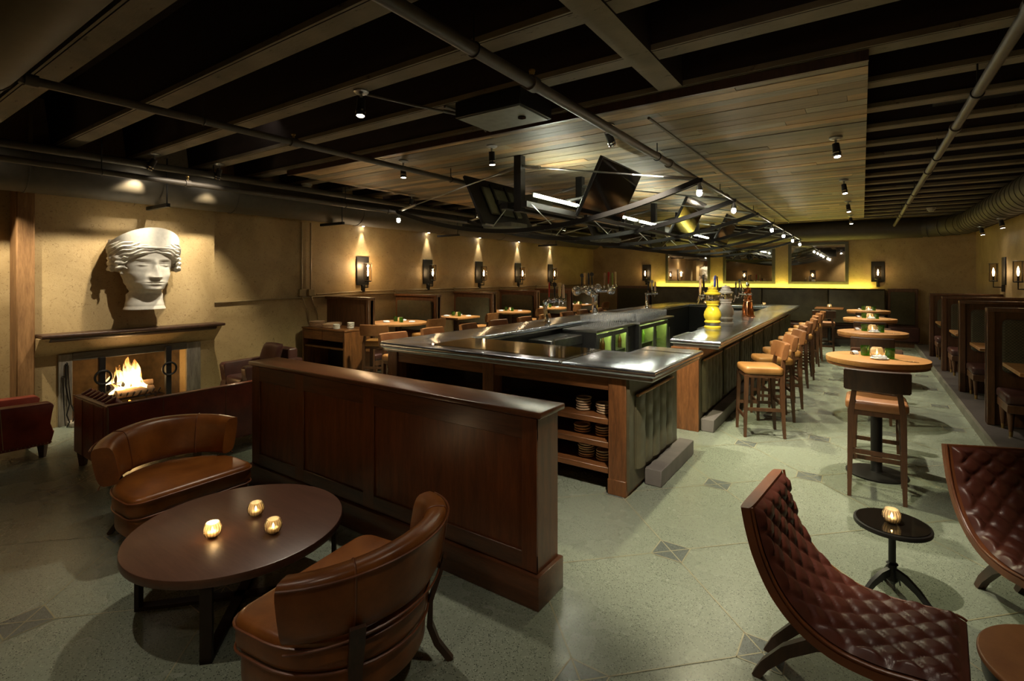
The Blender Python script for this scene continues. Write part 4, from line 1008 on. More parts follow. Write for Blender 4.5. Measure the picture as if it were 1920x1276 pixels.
def napkin(lab, loc, rz=0):
    bm = BM()
    def fn(u, v):
        a = (u-.5)*2; return (a*.055, (v-.5)*.065*(1-.45*abs(a)), .004+.026*math.sin(PI*v)**.6*(1-.3*abs(a))+.004*math.sin(a*11))
    grid(bm, fn, 12, 9); o = obj('folded_napkin', bm, 'napkin'); o.location = loc; o.rotation_euler = (0, 0, rz); return tag(o, lab, 'napkin')
def knife(lab, loc, rz):
    bm = BM(); box(bm, -.10, .02, -.008, .008, 0, .003, .001, 1); box(bm, .02, .11, -.006, .006, 0, .006, .002, 1); o = obj('table_knife', bm, 'chrome'); o.location = loc; o.rotation_euler = (0, 0, rz); return tag(o, lab, 'cutlery')
SRC = {}
def put(kind, fn, lab, loc, rz=None, grp=None):
    if kind not in SRC:
        o = SRC[kind] = fn(lab, loc) if rz is None else fn(lab, loc, rz)
        if grp: o['group'] = grp
        return o
    s = SRC[kind]
    o = dup(s, loc, rz, lab, grp) if s.type == 'EMPTY' else s.copy()
    if s.type != 'EMPTY':
        C.objects.link(o); o.location = loc; o['label'] = lab
        if rz is not None: o.rotation_euler = (0, 0, rz)
        if grp: o['group'] = grp
    return o
for i, ty in enumerate(TY):
    w_ = '%s round high table' % ('nearest', 'second', 'third', 'fourth')[i]; z = 1.081; x = .107
    put('tumbler', tumbler, 'green tumbler left of the candle on the %s' % w_, (x-.085, ty+.10, z), grp='green tumblers on the high tables')
    put('tumbler', tumbler, 'green tumbler right of the candle on the %s' % w_, (x+.10, ty-.01, z), grp='green tumblers on the high tables')
    put('globe', globe, 'white ribbed candle globe on the %s' % w_, (x+.005, ty+.05, z))
    put('plate', plate_set, 'small plate in front of the candle on the %s' % w_, (x+.02, ty-.115, z))
    put('napkin', napkin, 'grey napkin folded on the plate on the %s' % w_, (x+.02, ty-.115, z+.010), .3)
    put('knife', knife, 'table knife beside the plate on the %s' % w_, (x+.20, ty-.13, z), -.5)
    put('napkin', napkin, 'white folded napkin at the back left of the %s' % w_, (x-.17, ty+.15, z), 1.2)
# ================================================================ RIGHT BOOTHS ON THE PLATFORM
bm = BM(); box(bm, 1.1, XR-.001, YB+.001, 16.6, 0.0, .10); box(bm, 1.095, 1.13, YB+.001, 16.6, 0.0, .102, mi=1)
pf = struct('trim_2', bm, ['platform_paint', 'riser_edge'], smooth=False)
def divider(lab, y, s=1):
    t = thing('booth_divider', lab, 'booth divider', ((1.2+XR)/2 if s > 0 else (XL-6.98)/2, y, .10 if s > 0 else 0), 0, None)
    xw, xa = (XR-.005, 1.2) if s > 0 else (XL+.045, -6.98)
    z0 = .10 if s > 0 else 0; zt = 1.465
    x0, x1 = min(xw, xa), max(xw, xa)
    bm = BM(); box(bm, x0, x1, y-.03, y+.03, z0, zt-.045, .004, 1); part(t, 'panel', bm, 'booth_wood', world=True)
    bm = BM(); box(bm, min(xa, xa+s*.07), max(xa, xa+s*.07), y-.07, y+.07, z0, zt-.04, .006, 1); part(t, 'end_post', bm, 'booth_wood', world=True)
    bm = BM(); box(bm, x0, x1, y-.075, y+.075, zt-.045, zt, .008, 2); part(t, 'cap_rail', bm, 'booth_wood', world=True)
    for k, nm in ((-1, 'near'), (1, 'far')):
        if k < 0 and 'service' in lab and 'behind' in lab: continue
        bm = BM(); a, b = (xa+s*.13, xw-s*.10); a, b = min(a, b), max(a, b)
        pts = rrect(a, b, .72, zt-.13, .05, 4); slab(bm, pts, 0, .06, .02, 3); xf(bm, T(0, y+k*.03, 0) @ Matrix.Rotation(PI/2, 4, 'X') @ (Matrix.Scale(1, 4) if k < 0 else T(0, 0, -.06)))
        part(t, 'back_cushion', bm, 'tweed' if s > 0 else 'olive_fabric', world=True)
    return t
def booth_seat(lab, y0, y1, s=1, front=-1):
    z0 = .10 if s > 0 else 0
    xa, xw = (1.27, XR-.005) if s > 0 else (-7.02, XL+.005)
    t = thing('booth_bench', lab, 'booth seat', ((xa+xw)/2, (y0+y1)/2, z0))
    a, b = min(xa, xw), max(xa, xw); zt = z0+.46
    bm = BM(); slab(bm, rrect(a, b, y0, y1, .04, 3), zt-.11, zt, .03, 3); part(t, 'cushion', bm, 'booth_leather', world=True)
    bm = BM(); box(bm, a+.01, b-.01, y0+.01, y1-.01, zt-.20, zt-.11, .004, 1); part(t, 'apron', bm, 'booth_wood', world=True)
    for x in ((xa+s*.05), (xw-s*.08)):
        for y in (y0+.07, y1-.07):
            bm = BM(); cyl(bm, (x, y, z0+.05), (x, y, zt-.20), .018, .034, 10); l = part(t, 'leg', bm, 'booth_wood', world=True)
            bm = BM(); cyl(bm, (x, y, z0), (x, y, z0+.055), .016, .0185, 10); o = obj('leg_tip', bm, 'brass', None); o.parent = l; o.location = (-t.location.x, -t.location.y, -z0)
    return t
DY = [6.05, 8.1, 10.15, 12.2, 14.25]
for i, y in enumerate(DY):
    if i: divider('tall wood booth divider with tweed pad on the right platform, %s from the camera' % ordinal(i-1), y)
    if i: booth_seat('dark leather booth seat on the camera side of the %s right divider' % ordinal(i-1), y-.60, y-.08)
    if i < 4: booth_seat('dark leather booth seat with its back to the camera before the %s right booth table' % ordinal(i), y+.08, y+.60)
    if i < 4:
        ym = y+1.13; t = thing('booth_table', 'wood topped booth table in the %s right booth' % ordinal(i), 'table', (1.85, ym, .10))
        bm = BM(); box(bm, 1.25, XR-.01, ym-.37, ym+.37, .86, .90, .004, 1); part(t, 'tabletop', bm, 'honey_oak', world=True)
        bm = BM(); cyl(bm, (1.85, ym, .10), (1.85, ym, .86), .04); lathe(bm, [(.25, .10), (.25, .115), (.05, .13)], 24, (1.85, ym, 0)); part(t, 'pedestal', bm, 'black_metal', world=True)
# ================================================================ LEFT BOOTHS
LD = [5.83, 7.52, 9.40, 11.30, 13.15, 15.0]
for i, y in enumerate(LD):
    t = divider('tall wood divider behind the service cabinet' if i == 0 else 'tall wood booth divider with olive pad along the left wall, %s from the service cabinet' % ordinal(i), y, -1)
    if i: booth_seat('leather booth seat against the camera side of the %s left divider' % ordinal(i), y-.62, y-.10, -1)
    if i < 5: booth_seat('leather booth seat behind the %s' % ('first left divider' if i == 0 else ordinal(i)+' left divider'), y+.10, y+.62, -1)
LT = [(-7.22, 6.66, 'round'), (-7.25, 8.36, 'square'), (-7.24, 10.35, 'round'), (-7.24, 12.2, 'round'), (-7.24, 14.05, 'square')]
for i, (x, y, k) in enumerate(LT):
    t = thing('booth_table', '%s light oak table in the left row, %s from the service cabinet' % (k, ordinal(i)), 'table', (x, y, 0), 0, None)
    bm = BM(); slab(bm, arc(0, 0, .54, 0, 360, 56)[:-1] if k == 'round' else rrect(-.37, .37, -.37, .37, .02, 2), .93, .97, .005, 2); part(t, 'tabletop', bm, 'honey_oak')
    bm = BM(); cyl(bm, (0, 0, .0), (0, 0, .93), .06, n=14); lathe(bm, [(.28, 0), (.28, .015), (.07, .03)], 28); box(bm, -.2, .2, -.2, .2, .90, .93); part(t, 'pedestal', bm, 'booth_wood')
    w_ = '%s left-row table' % ('nearest', 'second', 'third', 'fourth', 'fifth')[i]; z = .971
    put('globe', globe, 'white ribbed candle globe on the %s' % w_, (x+.02, y+.03, z))
    put('tumbler', tumbler, 'green tumbler to the right of the candle on the %s' % w_, (x+.10, y-.02, z), grp='green tumblers on the left tables')
    put('tumbler', tumbler, 'green tumbler to the left of the candle on the %s' % w_, (x-.14, y+.06, z), grp='green tumblers on the left tables')
    put('plate', plate_set, 'small plate at the front left of the %s' % w_, (x-.10, y-.20, z))
    put('napkin', napkin, 'white napkin on the plate of the %s' % w_, (x-.10, y-.20, z+.010), .5)
    put('napkin', napkin, 'white napkin at the right edge of the %s' % w_, (x+.24, y+.12, z), .9)
    put('napkin', napkin, 'white napkin at the far side of the %s' % w_, (x-.12, y+.26, z), .2)
LC = bar_stool('high chair with leather back at the near side of the first left table', (-6.48, 5.55, 0), PI/2+.55, 'high chairs at the left tables')
for c in LC.children:
    if c.name.startswith('backrest'): c.data.materials[0] = MATS['caramel_leather']
for i, (x, y, k) in enumerate(LT):
    dup(LC, (x+.66, y+.1, 0), PI+.1*(i % 2), label='high chair on the aisle side of the %s left-row table' % ('nearest', 'second', 'third', 'fourth', 'fifth')[i])
# ================================================================ FAR WALL
bq = thing('banquette', 'long olive banquette along the far wall under the mirrors', 'banquette', (-2.7, 16.9, 0))
for x0, x1 in ((-5.9, -4.2), (-4.19, -2.5), (-2.49, -.8), (-.79, .50)):
    bm = BM(); box(bm, x0, x1, 16.85, 16.97, .52, 1.47, .03, 3); part(bq, 'back_cushion', bm, 'olive_leather', world=True)
bm = BM(); box(bm, -5.9, .50, 16.97, YF-.002, 0, 1.47); part(bq, 'back_frame', bm, 'booth_wood', world=True)
bm = BM(); box(bm, -5.9, .50, 16.35, 16.85, .40, .52, .03, 3); part(bq, 'seat', bm, 'booth_leather', world=True)
bm = BM(); box(bm, -5.9, .50, 16.42, 16.96, .14, .40, .005, 1); part(bq, 'base', bm, 'booth_wood', world=True)
bm = BM(); box(bm, -5.9, .50, 16.46, 16.9, .0, .14); part(bq, 'plinth', bm, 'footrest_concrete', world=True)
bm = BM(); box(bm, -5.9, .50, 16.82, 16.99, 1.47, 1.492, .004, 1); part(bq, 'cap_rail', bm, 'booth_wood', world=True)
bm = BM(); box(bm, -5.85, .22, 17.10, 17.14, 1.473, 1.487); part(bq, 'light_strip', bm, 'led_yellow', world=True)
for i, (x0, x1) in enumerate(((.56, 1.20), (-7.2, -6.0))):
    t = thing('corner_bench', ('dark corner bench right of the far banquette', 'dark bench left of the far banquette in the corner')[i], 'bench', ((x0+x1)/2, 16.9, 0))
    bm = BM(); box(bm, x0, x1, 16.98, YF-.003, 0, 1.50, .006, 1); part(t, 'back_frame', bm, 'booth_wood', world=True)
    bm = BM(); box(bm, x0+.06, x1-.06, 16.92, 16.98, .55, 1.42, .02, 2); part(t, 'back_cushion', bm, 'olive_fabric', world=True)
    bm = BM(); box(bm, x0, x1, 16.45, 16.92, .14, .52, .03, 3); part(t, 'seat', bm, 'booth_leather', world=True)
    bm = BM(); box(bm, x0+.03, x1-.03, 16.5, 16.9, 0, .14); part(t, 'plinth', bm, 'booth_wood', world=True)
for i, (x, lb_) in enumerate(((-.72, 'small square oak table before the banquette at the end of the bar'), (-2.3, 'small square oak table before the banquette behind the copper tower'), (-3.9, 'small square oak table before the left end of the banquette'))):
    t = thing('square_table', lb_, 'table', (x, 15.9, 0))
    bm = BM(); slab(bm, rrect(-.32, .32, -.32, .32, .02, 2), .97, 1.005, .004, 1); part(t, 'tabletop', bm, 'caramel_leather')
    bm = BM(); cyl(bm, (0, 0, 0), (0, 0, .97), .045); lathe(bm, [(.25, 0), (.25, .015), (.05, .03)], 24); part(t, 'pedestal', bm, 'black_metal')
    put('globe', globe, ('white candle globe on the small table at the bar end', 'white candle globe on the small table behind the copper tower', 'white candle globe on the small table at the banquette left end')[i], (x, 15.9, 1.006))
for i, (x0, x1, z0, z1) in enumerate(((-5.53, -4.07, 1.60, 2.68), (-3.68, -2.18, 1.60, 2.74), (-1.83, -.32, 1.60, 2.82))):
    t = thing('wall_mirror', ('olive framed mirror at the left on the far wall', 'olive framed mirror in the middle of the far wall', 'olive framed mirror at the right on the far wall')[i], 'mirror', ((x0+x1)/2, YF-.03, z0))
    f = .085
    bm = BM()
    for a, b, c, d in ((x0, x1, z0, z0+f), (x0, x1, z1-f, z1), (x0, x0+f, z0+f, z1-f), (x1-f, x1, z0+f, z1-f)): box(bm, a, b, YF-.05, YF-.001, c, d, .006, 1)
    part(t, 'frame', bm, 'mirror_frame', world=True)
    bm = BM(); box(bm, x0+f, x1-f, YF-.025, YF-.015, z0+f, z1-f)
    part(t, 'mirror_glass', bm, 'mirror', world=True, smooth=False)
# ================================================================ DUCTS AND PIPES
def duct(lab, pts, r, rib=0, mat='duct_paint'):
    t = thing('air_duct', lab, 'duct', pts[0])
    bm = BM(); tube(bm, pts, r, 28); d = 0
    for a, b in zip(pts[:-1], pts[1:]):
        a, b = Vector(a), Vector(b); ln = (b-a).length; n = int(ln/(rib or 2.4))
        for k in range(1, n+1):
            p = a+(b-a)*k/(n+.5); q = p+(b-a).normalized()*.02; cyl(bm, p, q, r+.008, n=28)
    part(t, 'duct_body', bm, mat, world=True); return t
duct('round dark duct along the top of the left wall', [(-7.76, YB+.02, 3.05), (-7.76, 16.3, 3.05)], .272)
duct('round ribbed duct along the top of the right wall', [(2.06, YB+.02, 3.10), (2.06, 15.7, 3.10), (2.0, 16.1, 3.10), (1.85, 16.45, 3.10), (1.6, 16.66, 3.10), (1.3, 16.75, 3.10)], .255, .30)
duct('round dark duct along the top of the far wall', [(1.28, 16.78, 3.10), (-7.6, 16.78, 3.10)], .265)
duct('fat dark duct crossing the ceiling corner at the upper left', [(-6.5, .66, 3.14), (-1.2, .66, 3.14)], .20)
def pipe(lab, pts, r, rings=(), mat='pipe_paint', hang=()):
    t = thing('ceiling_pipe', lab, 'pipe', pts[0])
    bm = BM(); tube(bm, pts, r, 12); part(t, 'pipe_run', bm, mat, world=True)
    for p, q in rings:
        bm = BM(); cyl(bm, p, q, r*1.35, n=12); part(t, 'coupling', bm, mat, world=True)
    for x, y, z in hang:
        bm = BM(); tube(bm, [(x, y, z+r), (x, y, 3.36 if not (-6.8 < x < .03 and 4.2 < y < 15.4) else 3.3)], .006, 6); tube(bm, [(x+(r+.004)*math.cos(a*PI/8), y, z+(r+.004)*math.sin(a*PI/8)) for a in range(16)], .005, 5, True); part(t, 'hanger_rod', bm, 'black_metal', world=True)
    return t
def sprinkler(t, x, y, z):
    bm = BM(); cyl(bm, (x, y, z), (x, y, z+.05), .012); cyl(bm, (x, y, z+.05), (x, y, z+.062), .022); tube(bm, [(x-.018, y, z+.03), (x-.02, y, z+.045), (x, y, z+.055), (x+.02, y, z+.045), (x+.018, y, z+.03)], .004, 5); part(t, 'sprinkler_head', bm, 'brass', world=True)
t = pipe('thick sprinkler pipe crossing the ceiling above the bar, right of the hung screens', [(-1.86, YB+.02, 3.15), (-1.86, 16.4, 3.15)], .040, [((-1.86, y, 3.15), (-1.86, y+.07, 3.15)) for y in (2.9, 5.9, 8.9, 11.9)], hang=[(-1.86, y, 3.15) for y in (2.3, 5.5, 8.5, 11.5, 14.5)])
sprinkler(t, -1.86, 2.93, 3.18)
t = pipe('sprinkler pipe crossing the ceiling left of the hung screens', [(-4.61, .90, 3.15), (-4.61, 15.5, 3.15)], .032, [((-4.61, y, 3.15), (-4.61, y+.07, 3.15)) for y in (.93, 2.85, 6.0, 9.0)], hang=[(-4.61, y, 3.15) for y in (2.05, 5.2, 8.4)])
sprinkler(t, -4.61, 2.88, 3.17)
t = pipe('sprinkler pipe along the right aisle ceiling', [(.68, YB+.02, 3.15), (.68, 16.4, 3.15)], .034, [((.68, y, 3.15), (.68, y+.07, 3.15)) for y in (3.4, 5.9, 8.2, 11.5, 14)], hang=[(.68, y, 3.15) for y in (4.9, 7.3, 10.3, 13.4)])
t = pipe('shiny pipe running below the ceiling in front of the left wall duct', [(-7.0, YB+.02, 3.0), (-7.0, 16.0, 3.0)], .034, [((-7.0, y, 3.0), (-7.0, y+.06, 3.0)) for y in (2.9, 6.2, 9.5)], hang=[(-7.0, y, 3.0) for y in (2.05, 5.3, 8.7, 12)])
sprinkler(t, -7.0, 2.93, 3.03)
pipe('dark pipe close to the ceiling above the left wall duct', [(-7.35, YB+.02, 3.22), (-7.35, 16.0, 3.22)], .045, [], 'duct_paint', [(-7.35, y, 3.22) for y in (3.4, 7.2, 11)])
pipe('thin conduit fixed under the plank ceiling beside the thick sprinkler pipe', [(-1.60, 4.5, 3.27), (-1.60, 15.3, 3.27)], .013, [], 'pipe_paint')
pipe('bent conduit under the beams left of the black ceiling unit', [(-3.40, 2.76, 3.345), (-3.25, 3.2, 3.34), (-3.12, 3.5, 3.335), (-3.02, 3.8, 3.33), (-3.2, 4.15, 3.33)], .012, [((-3.14, 3.44, 3.336), (-3.11, 3.5, 3.335))])
pipe('straight conduit beside the black ceiling unit', [(-3.05, 3.36, 3.34), (-2.98, 4.18, 3.33)], .014)
for i, y in enumerate((2.86, 5.55, 8.6, 13.0)):
    t = thing('duct_hanger', 'black strut hanger under the left duct, %s from the camera' % ordinal(i), 'bracket', (-7.8, y, 2.75))
    bm = BM(); box(bm, -8.02, -7.38, y-.022, y+.022, 2.73, 2.775); part(t, 'strut', bm, 'black_metal', world=True)
    for x in (-7.42,):
        bm = BM(); tube(bm, [(x, y, 2.74), (x, y, 3.36)], .008, 6); part(t, 'rod', bm, 'black_metal', world=True)
t = thing('ceiling_speaker_unit', 'black flat ceiling unit with grey face in front of the plank ceiling', 'ceiling unit', (-2.58, 3.6, 3.34))
bm = BM(); box(bm, -2.92, -2.24, 3.35, 3.85, 3.205, 3.345, .006, 1); part(t, 'casing', bm, 'black_metal', world=True)
bm = BM(); box(bm, -2.90, -2.26, 3.37, 3.83, 3.198, 3.206); part(t, 'face_panel', bm, 'vent_grey', world=True)
bm = BM(); cyl(bm, (-2.40, 3.62, 3.185), (-2.40, 3.62, 3.20), .035, n=20); part(t, 'lens', bm, 'black_glass', world=True)
for i, (x, y, z, lb_) in enumerate(((-7.56, 4.96, 3.34, 'white smoke detector under a beam at the left'), (1.26, 14.6, 3.34, 'white smoke detector at the far right of the ceiling'))):
    t = thing('smoke_detector', lb_, 'smoke detector', (x, y, z))
    bm = BM(); lathe(bm, [(.06, .02), (.075, 0), (.075, -.03), (.05, -.045), (.045, -.065), (.0, -.07)], 24); part(t, 'casing', bm, 'pale_paint')
    bm = BM(); lathe(bm, [(.085, .0), (.085, .02)], 24); part(t, 'base_plate', bm, 'pale_paint')
for i, y in enumerate((6.15, 8.5, 10.8, 13.2)):
    bm = BM(); box(bm, .55, 1.6, y-.13, y+.13, 3.45, 3.52); tag(obj('acoustic_panel', bm, 'black_metal'), 'thin dark panel between the right aisle beams, %s from the camera' % ordinal(i), 'panel')

# ================================================================ CANOPY OVER THE BAR
cn = thing('bar_canopy', 'black curved steel canopy frame hung over the bar', 'canopy', (-3.45, 10, 3.3))
RY = [5.15+1.62*k for k in range(7)]
def ribp(s): return (-3.45+2.13*s, 2.39+.385*abs(s)**1.9)
for y in RY:
    bm = BM()
    for dy in (-.022, .022):
        pts = [(ribp(-1+2*i/36)[0], y+dy, ribp(-1+2*i/36)[1]) for i in range(37)]
        tube(bm, pts, 0, rect=(.008, .026), up=(0, 0, 1))
    for s in (-1, -.5, .5, 1):
        x, z = ribp(s); box(bm, x-.03, x+.03, y-.016, y+.016, z-.02, z+.02)
    part(cn, 'rib', bm, 'black_metal', world=True)
    bm = BM(); box(bm, -3.50, -3.40, y-.05, y+.05, 2.62, 3.302); part(cn, 'post', bm, 'black_metal', world=True)
    for s in (-1, 1):
        x, z = ribp(s*.99); bm = BM(); a = Vector((-3.45+s*.05, y, 3.17)); b = Vector((x, y, z+.02)); d = b-a
        tube(bm, [a, a+d*.12], .022, 8); tube(bm, [a, b], .009, 6); tube(bm, [a+d*.84, b], .020, 8)
        m0, m1 = a+d*.55, a+d*.68
        for o_ in (-.014, .014): tube(bm, [m0+Vector((0, o_*.3, 0)), m0+d*.02+Vector((0, o_, 0)), m1-d*.02+Vector((0, o_, 0)), m1+Vector((0, o_*.3, 0))], .005, 5)
        part(cn, 'tie_rod', bm, 'steel', world=True)
    bm = BM(); tube(bm, [(-3.62, y, 2.70), (-3.86, y, 2.46)], .007, 6); tube(bm, [(-3.28, y, 2.70), (-3.0, y, 2.44)], .007, 6); part(cn, 'brace', bm, 'steel', world=True)
for s in (-1, 1):
    x, z = ribp(s); bm = BM(); tube(bm, [(x, RY[0]-.05, z), (x, RY[-1]+.05, z)], .012, 8); part(cn, 'edge_cable', bm, 'black_metal', world=True)
bm = BM(); box(bm, -3.66, -3.56, RY[0]-.1, RY[-1]+.1, 2.66, 2.73); box(bm, -3.36, -3.28, RY[0]-.1, RY[-1]+.1, 2.66, 2.73); box(bm, -3.56, -3.36, RY[0], RY[-1], 2.695, 2.71); part(cn, 'centre_rail', bm, 'black_metal', world=True)
for s, nm in ((-.42, 0), (.42, 1)):
    x, z = ribp(s); bm = BM(); box(bm, x-.02, x+.02, RY[0], RY[-1], z+.02, z+.06); part(cn, 'side_rail', bm, 'black_metal', world=True)
for k, y in enumerate((5.35, 7.0, 8.6, 10.3, 12.0)):
    bm = BM(); box(bm, -3.60, -3.32, y, y+.34, 2.73, 2.86, .008, 1); box(bm, -3.54, -3.42, y+.40, y+.56, 2.73, 2.82, .006, 1); part(cn, 'junction_box', bm, 'grey_plastic', world=True)
for k, (a, b) in enumerate(((5.12, 6.20), (7.62, 7.9), (8.05, 8.42), (8.6, 9.35), (10.8, 11.1), (11.9, 12.3), (12.5, 13.3))):
    t = thing('tube_light', 'glowing white tube light under the canopy rail, %s from the camera' % ordinal(k), 'light', (-3.19, (a+b)/2, 2.80))
    bm = BM(); cyl(bm, (-3.19, a, 2.80), (-3.19, b, 2.80), .013, n=10); part(t, 'tube', bm, 'led_white', world=True)
    bm = BM(); box(bm, -3.232, -3.215, a-.03, b+.03, 2.775, 2.825); part(t, 'holder', bm, 'grey_plastic', world=True)
    bm = BM(); cyl(bm, (-3.24, a+.1, 2.79), (-3.20, a+.1, 2.79), .01); part(t, 'clip', bm, 'steel', world=True)
def tv(lab, y, s):
    t = thing('television', lab, 'screen', (-3.45+s*.55, y+.63, 2.9), 0, 'screens hung in the canopy')
    p0 = Vector((-3.45+s*.695, 0, 2.535)); p1 = Vector((-3.45+s*1.02, 0, 3.2)); d = p1-p0; ln = d.length; d.normalize()
    nrm_ = Vector((s*d.z, 0, -s*d.x))        # towards the viewer of the screen: outwards and down
    def M(o):
        m = Matrix.Identity(4); ax = Vector((0, 1, 0))
        for i, v in enumerate((ax, d, nrm_)):
            for j in range(3): m[j][i] = v[j]
        m.translation = Vector((p0.x, y, p0.z))+nrm_*o; return m
    bm = BM(); box(bm, 0, 1.24, 0, ln, -.022, .022, .006, 1); xf(bm, M(0)); part(t, 'bezel', bm, 'black_metal', world=True)
    bm = BM(); box(bm, .015, 1.225, .03, ln-.015, .0222, .0232); xf(bm, M(0)); part(t, 'screen', bm, 'screen', world=True)
    bm = BM(); box(bm, .25, 1.0, .15, ln-.15, -.06, -.022, .012, 1); xf(bm, M(0)); part(t, 'back_cover', bm, 'grey_plastic', world=True)
    bm = BM()
    for a in (.45, .80): box(bm, a-.02, a+.02, .10, ln-.10, -.085, -.06)
    xf(bm, M(0)); m0 = M(-.08) @ Vector((.62, ln*.45, 0)); tube(bm, [m0, (-3.45+s*.12, y+.62, 2.82)], .025, 6); box(bm, m0.x-.03, m0.x+.03, m0.y-.2, m0.y+.2, m0.z-.03, m0.z+.03); part(t, 'mount_arm', bm, 'black_metal', world=True)
    bm = BM(); box(bm, .05, 1.19, -.012, .0, -.015, .015); xf(bm, M(0)); part(t, 'sound_bar', bm, 'steel', world=True)
for k, y in enumerate((5.3, 8.72, 11.8)):
    tv('tilted black screen facing the right side of the bar, %s from the camera' % ordinal(k), y, 1)
    tv('tilted black screen seen from behind, facing the left tables, %s from the camera' % ordinal(k), y, -1)
for k, y in enumerate((5.55, 8.9)):
    bm = BM(); box(bm, -4.35, -3.85, y, y+.40, 2.50, 2.56, .012, 2); o = obj('media_box', bm, 'vent_grey'); tag(o, 'pale grey box lying on the canopy ribs below the %s left screen' % ('nearest', 'second')[k], 'box')

# ================================================================ SPOTLIGHTS
def spot(lab, loc, aim, power, size=58, grp='ceiling spotlights', color=SOFT, stem=.05, black=True, blend=.7):
    x, y, z = loc; t = thing('spotlight', lab, 'spotlight', loc, 0, grp)
    bm = BM(); lathe(bm, [(.062, .0), (.062, -.012), (.045, -.025), (.012, -.03), (.010, -.03-stem)], 20, loc, cap1=True); part(t, 'canopy', bm, 'steel', world=True)
    h = Vector((x, y, z-.03-stem)); d = (Vector(aim)-h).normalized(); e = h+d*.135
    bm = BM(); cyl(bm, h-d*.01, h+d*.125, .034, .038, 18); part(t, 'housing', bm, 'black_metal' if black else 'steel', world=True)
    bm = BM(); cyl(bm, h+d*.09, h+d*.105, .043, n=18); cyl(bm, h+d*.12, e, .040, n=18); part(t, 'trim_ring', bm, 'chrome', world=True)
    bm = BM(); cyl(bm, e-d*.004, e+d*.001, .030, n=16); part(t, 'lens', bm, 'downlight', world=True)
    lamp('SPOT', e+d*.012, power, color, t, e+d*2, size, blend, .028)
    return t
SP = 1.0
for lb_, x, y, ax, ay, az, p, sz in (
        ('spotlight under the plank ceiling at its near edge, above the front counter', -3.43, 4.56, -3.4, 4.7, 1.0, 110, 70),
        ('spotlight under the plank ceiling at its near left corner', -4.80, 4.51, -4.8, 4.6, 1.0, 90, 70),
        ('spotlight at the near edge of the plank ceiling beside the thick pipe', -2.03, 4.57, -1.85, 6.6, 1.1, 200, 78)):
    spot(lb_, (x, y, 3.3), (ax, ay, az), p*SP, sz)
for i, y in enumerate((6.35, 9.22, 11.88, 14.6)):
    spot('spotlight above the right aisle at the plank ceiling edge, %s from the camera' % ordinal(i), (-.232, y, 3.3), (.02, y-.35, 1.08), 150*SP, 64)
for i, y in enumerate((6.48, 8.4, 10.2, 12.2, 14.1)):
    spot('spotlight above the left tables at the plank ceiling edge, %s from the camera' % ordinal(i), (-6.68, y, 3.3), (-7.15, y+.1, .94), 150*SP, 46)
for i, y in enumerate((7.6, 10.6)):
    spot('added spotlight above the back-bar fridges behind the hung screens, %s from the camera' % ordinal(i), (-4.75, y, 3.3), (-3.75, y+.4, 1.0), 90*SP, 56)  # extra pair added to brighten the glasses on the fridges
spot('spotlight under the beam in front of the plank ceiling', (-3.40, 2.73, 3.36), (-3.1, 2.3, 0), 60*SP, 75)
spot('left one of two wall spotlights aimed at the plaster head', (-7.26, 2.66, 3.36), (-8.05, 2.0, 1.45), 90*SP, 66, color=(1, .86, .62))
spot('right one of two wall spotlights aimed at the plaster head', (-7.18, 3.40, 3.36), (-8.05, 3.35, 1.45), 90*SP, 66, color=(1, .86, .62))
spot('wall spotlight left of the chimney, beyond the picture edge', (-7.2, 1.05, 3.36), (-8.25, 1.0, 1.4), 110*SP, 76, color=(1, .86, .62))
for lb_, x, y, ax, ay, p, sz in (('added unseen spotlight over the round coffee table, above the picture edge', -2.9, .42, -2.95, 1.2, 50, 66), ('added unseen spotlight over the quilted chairs, above the picture edge', -.35, 1.94, -.6, 2.3, 24, 72),
        ('added unseen spotlight over the near right aisle, above the picture edge', -.62, 2.35, -.8, 4.0, 185, 60), ('added unseen spotlight behind the leather sofa, above the picture edge', -3.75, .42, -5.6, 1.95, 85, 52), ('added unseen spotlight near the camera over the floor', -1.0, -.34, -1.1, .9, 14, 70)):
    spot(lb_, (x, y, 3.36), (ax, ay, 0), p*SP, sz)  # out-of-frame fill spots added to light the foreground, aisle and sofa
spot('added unseen spotlight between the ceiling beams aimed at the plaster head', (-5.6, 3.15, 3.95), (-7.8, 2.76, 1.85), 130*SP, 40, color=(1, .88, .68))  # added lamp, hidden by a beam, lights the face from in front
for i, x in enumerate((-.6, 1.1)):
    spot('added unseen spotlight behind the camera aimed at the back wall, %s of two' % ('left', 'right')[i], (x, -1.9, 3.36), (x, YB, 1.6), 60*SP, 80, color=(1, .8, .5))  # added pair brightens the back wall for the mirror reflections
# pendant lamps at the rib ends
k = 0
for s, idx in ((1, (0, 1, 3, 4, 5, 6)), (-1, (0, 2, 4))):
    for i in idx:
        x, z = ribp(s); y = RY[i]; t = thing('rib_lamp', 'small glass lamp hanging under the %s end of the %s canopy rib' % ('right' if s > 0 else 'left', ordinal(i)), 'lamp', (x, y, z-.02), 0, 'lamps at the canopy rib ends')
        bm = BM(); cyl(bm, (x, y, z-.02), (x, y, z-.06), .018); cyl(bm, (x, y, z-.06), (x, y, z-.10), .030, .034, 14); part(t, 'socket', bm, 'steel', world=True)
        bm = BM(); lathe(bm, [(.0, -.035), (.020, -.025), (.028, 0), (.022, .02), (.012, .035)], 14, (x, y, z-.125)); part(t, 'bulb', bm, 'bulb', world=True)
        lamp('SPOT', (x, y, z-.17), 85*SP, (1, .92, .58), t, (x+s*.35, y, 0), 115, .8, .03)
for i, y in enumerate((12.2, 14.0)):
    spot('small black spotlight hung under the right duct, %s from the camera' % ordinal(i), (2.0, y, 2.85), (2.3, y, 1.2), 18*SP, 60, stem=.01)
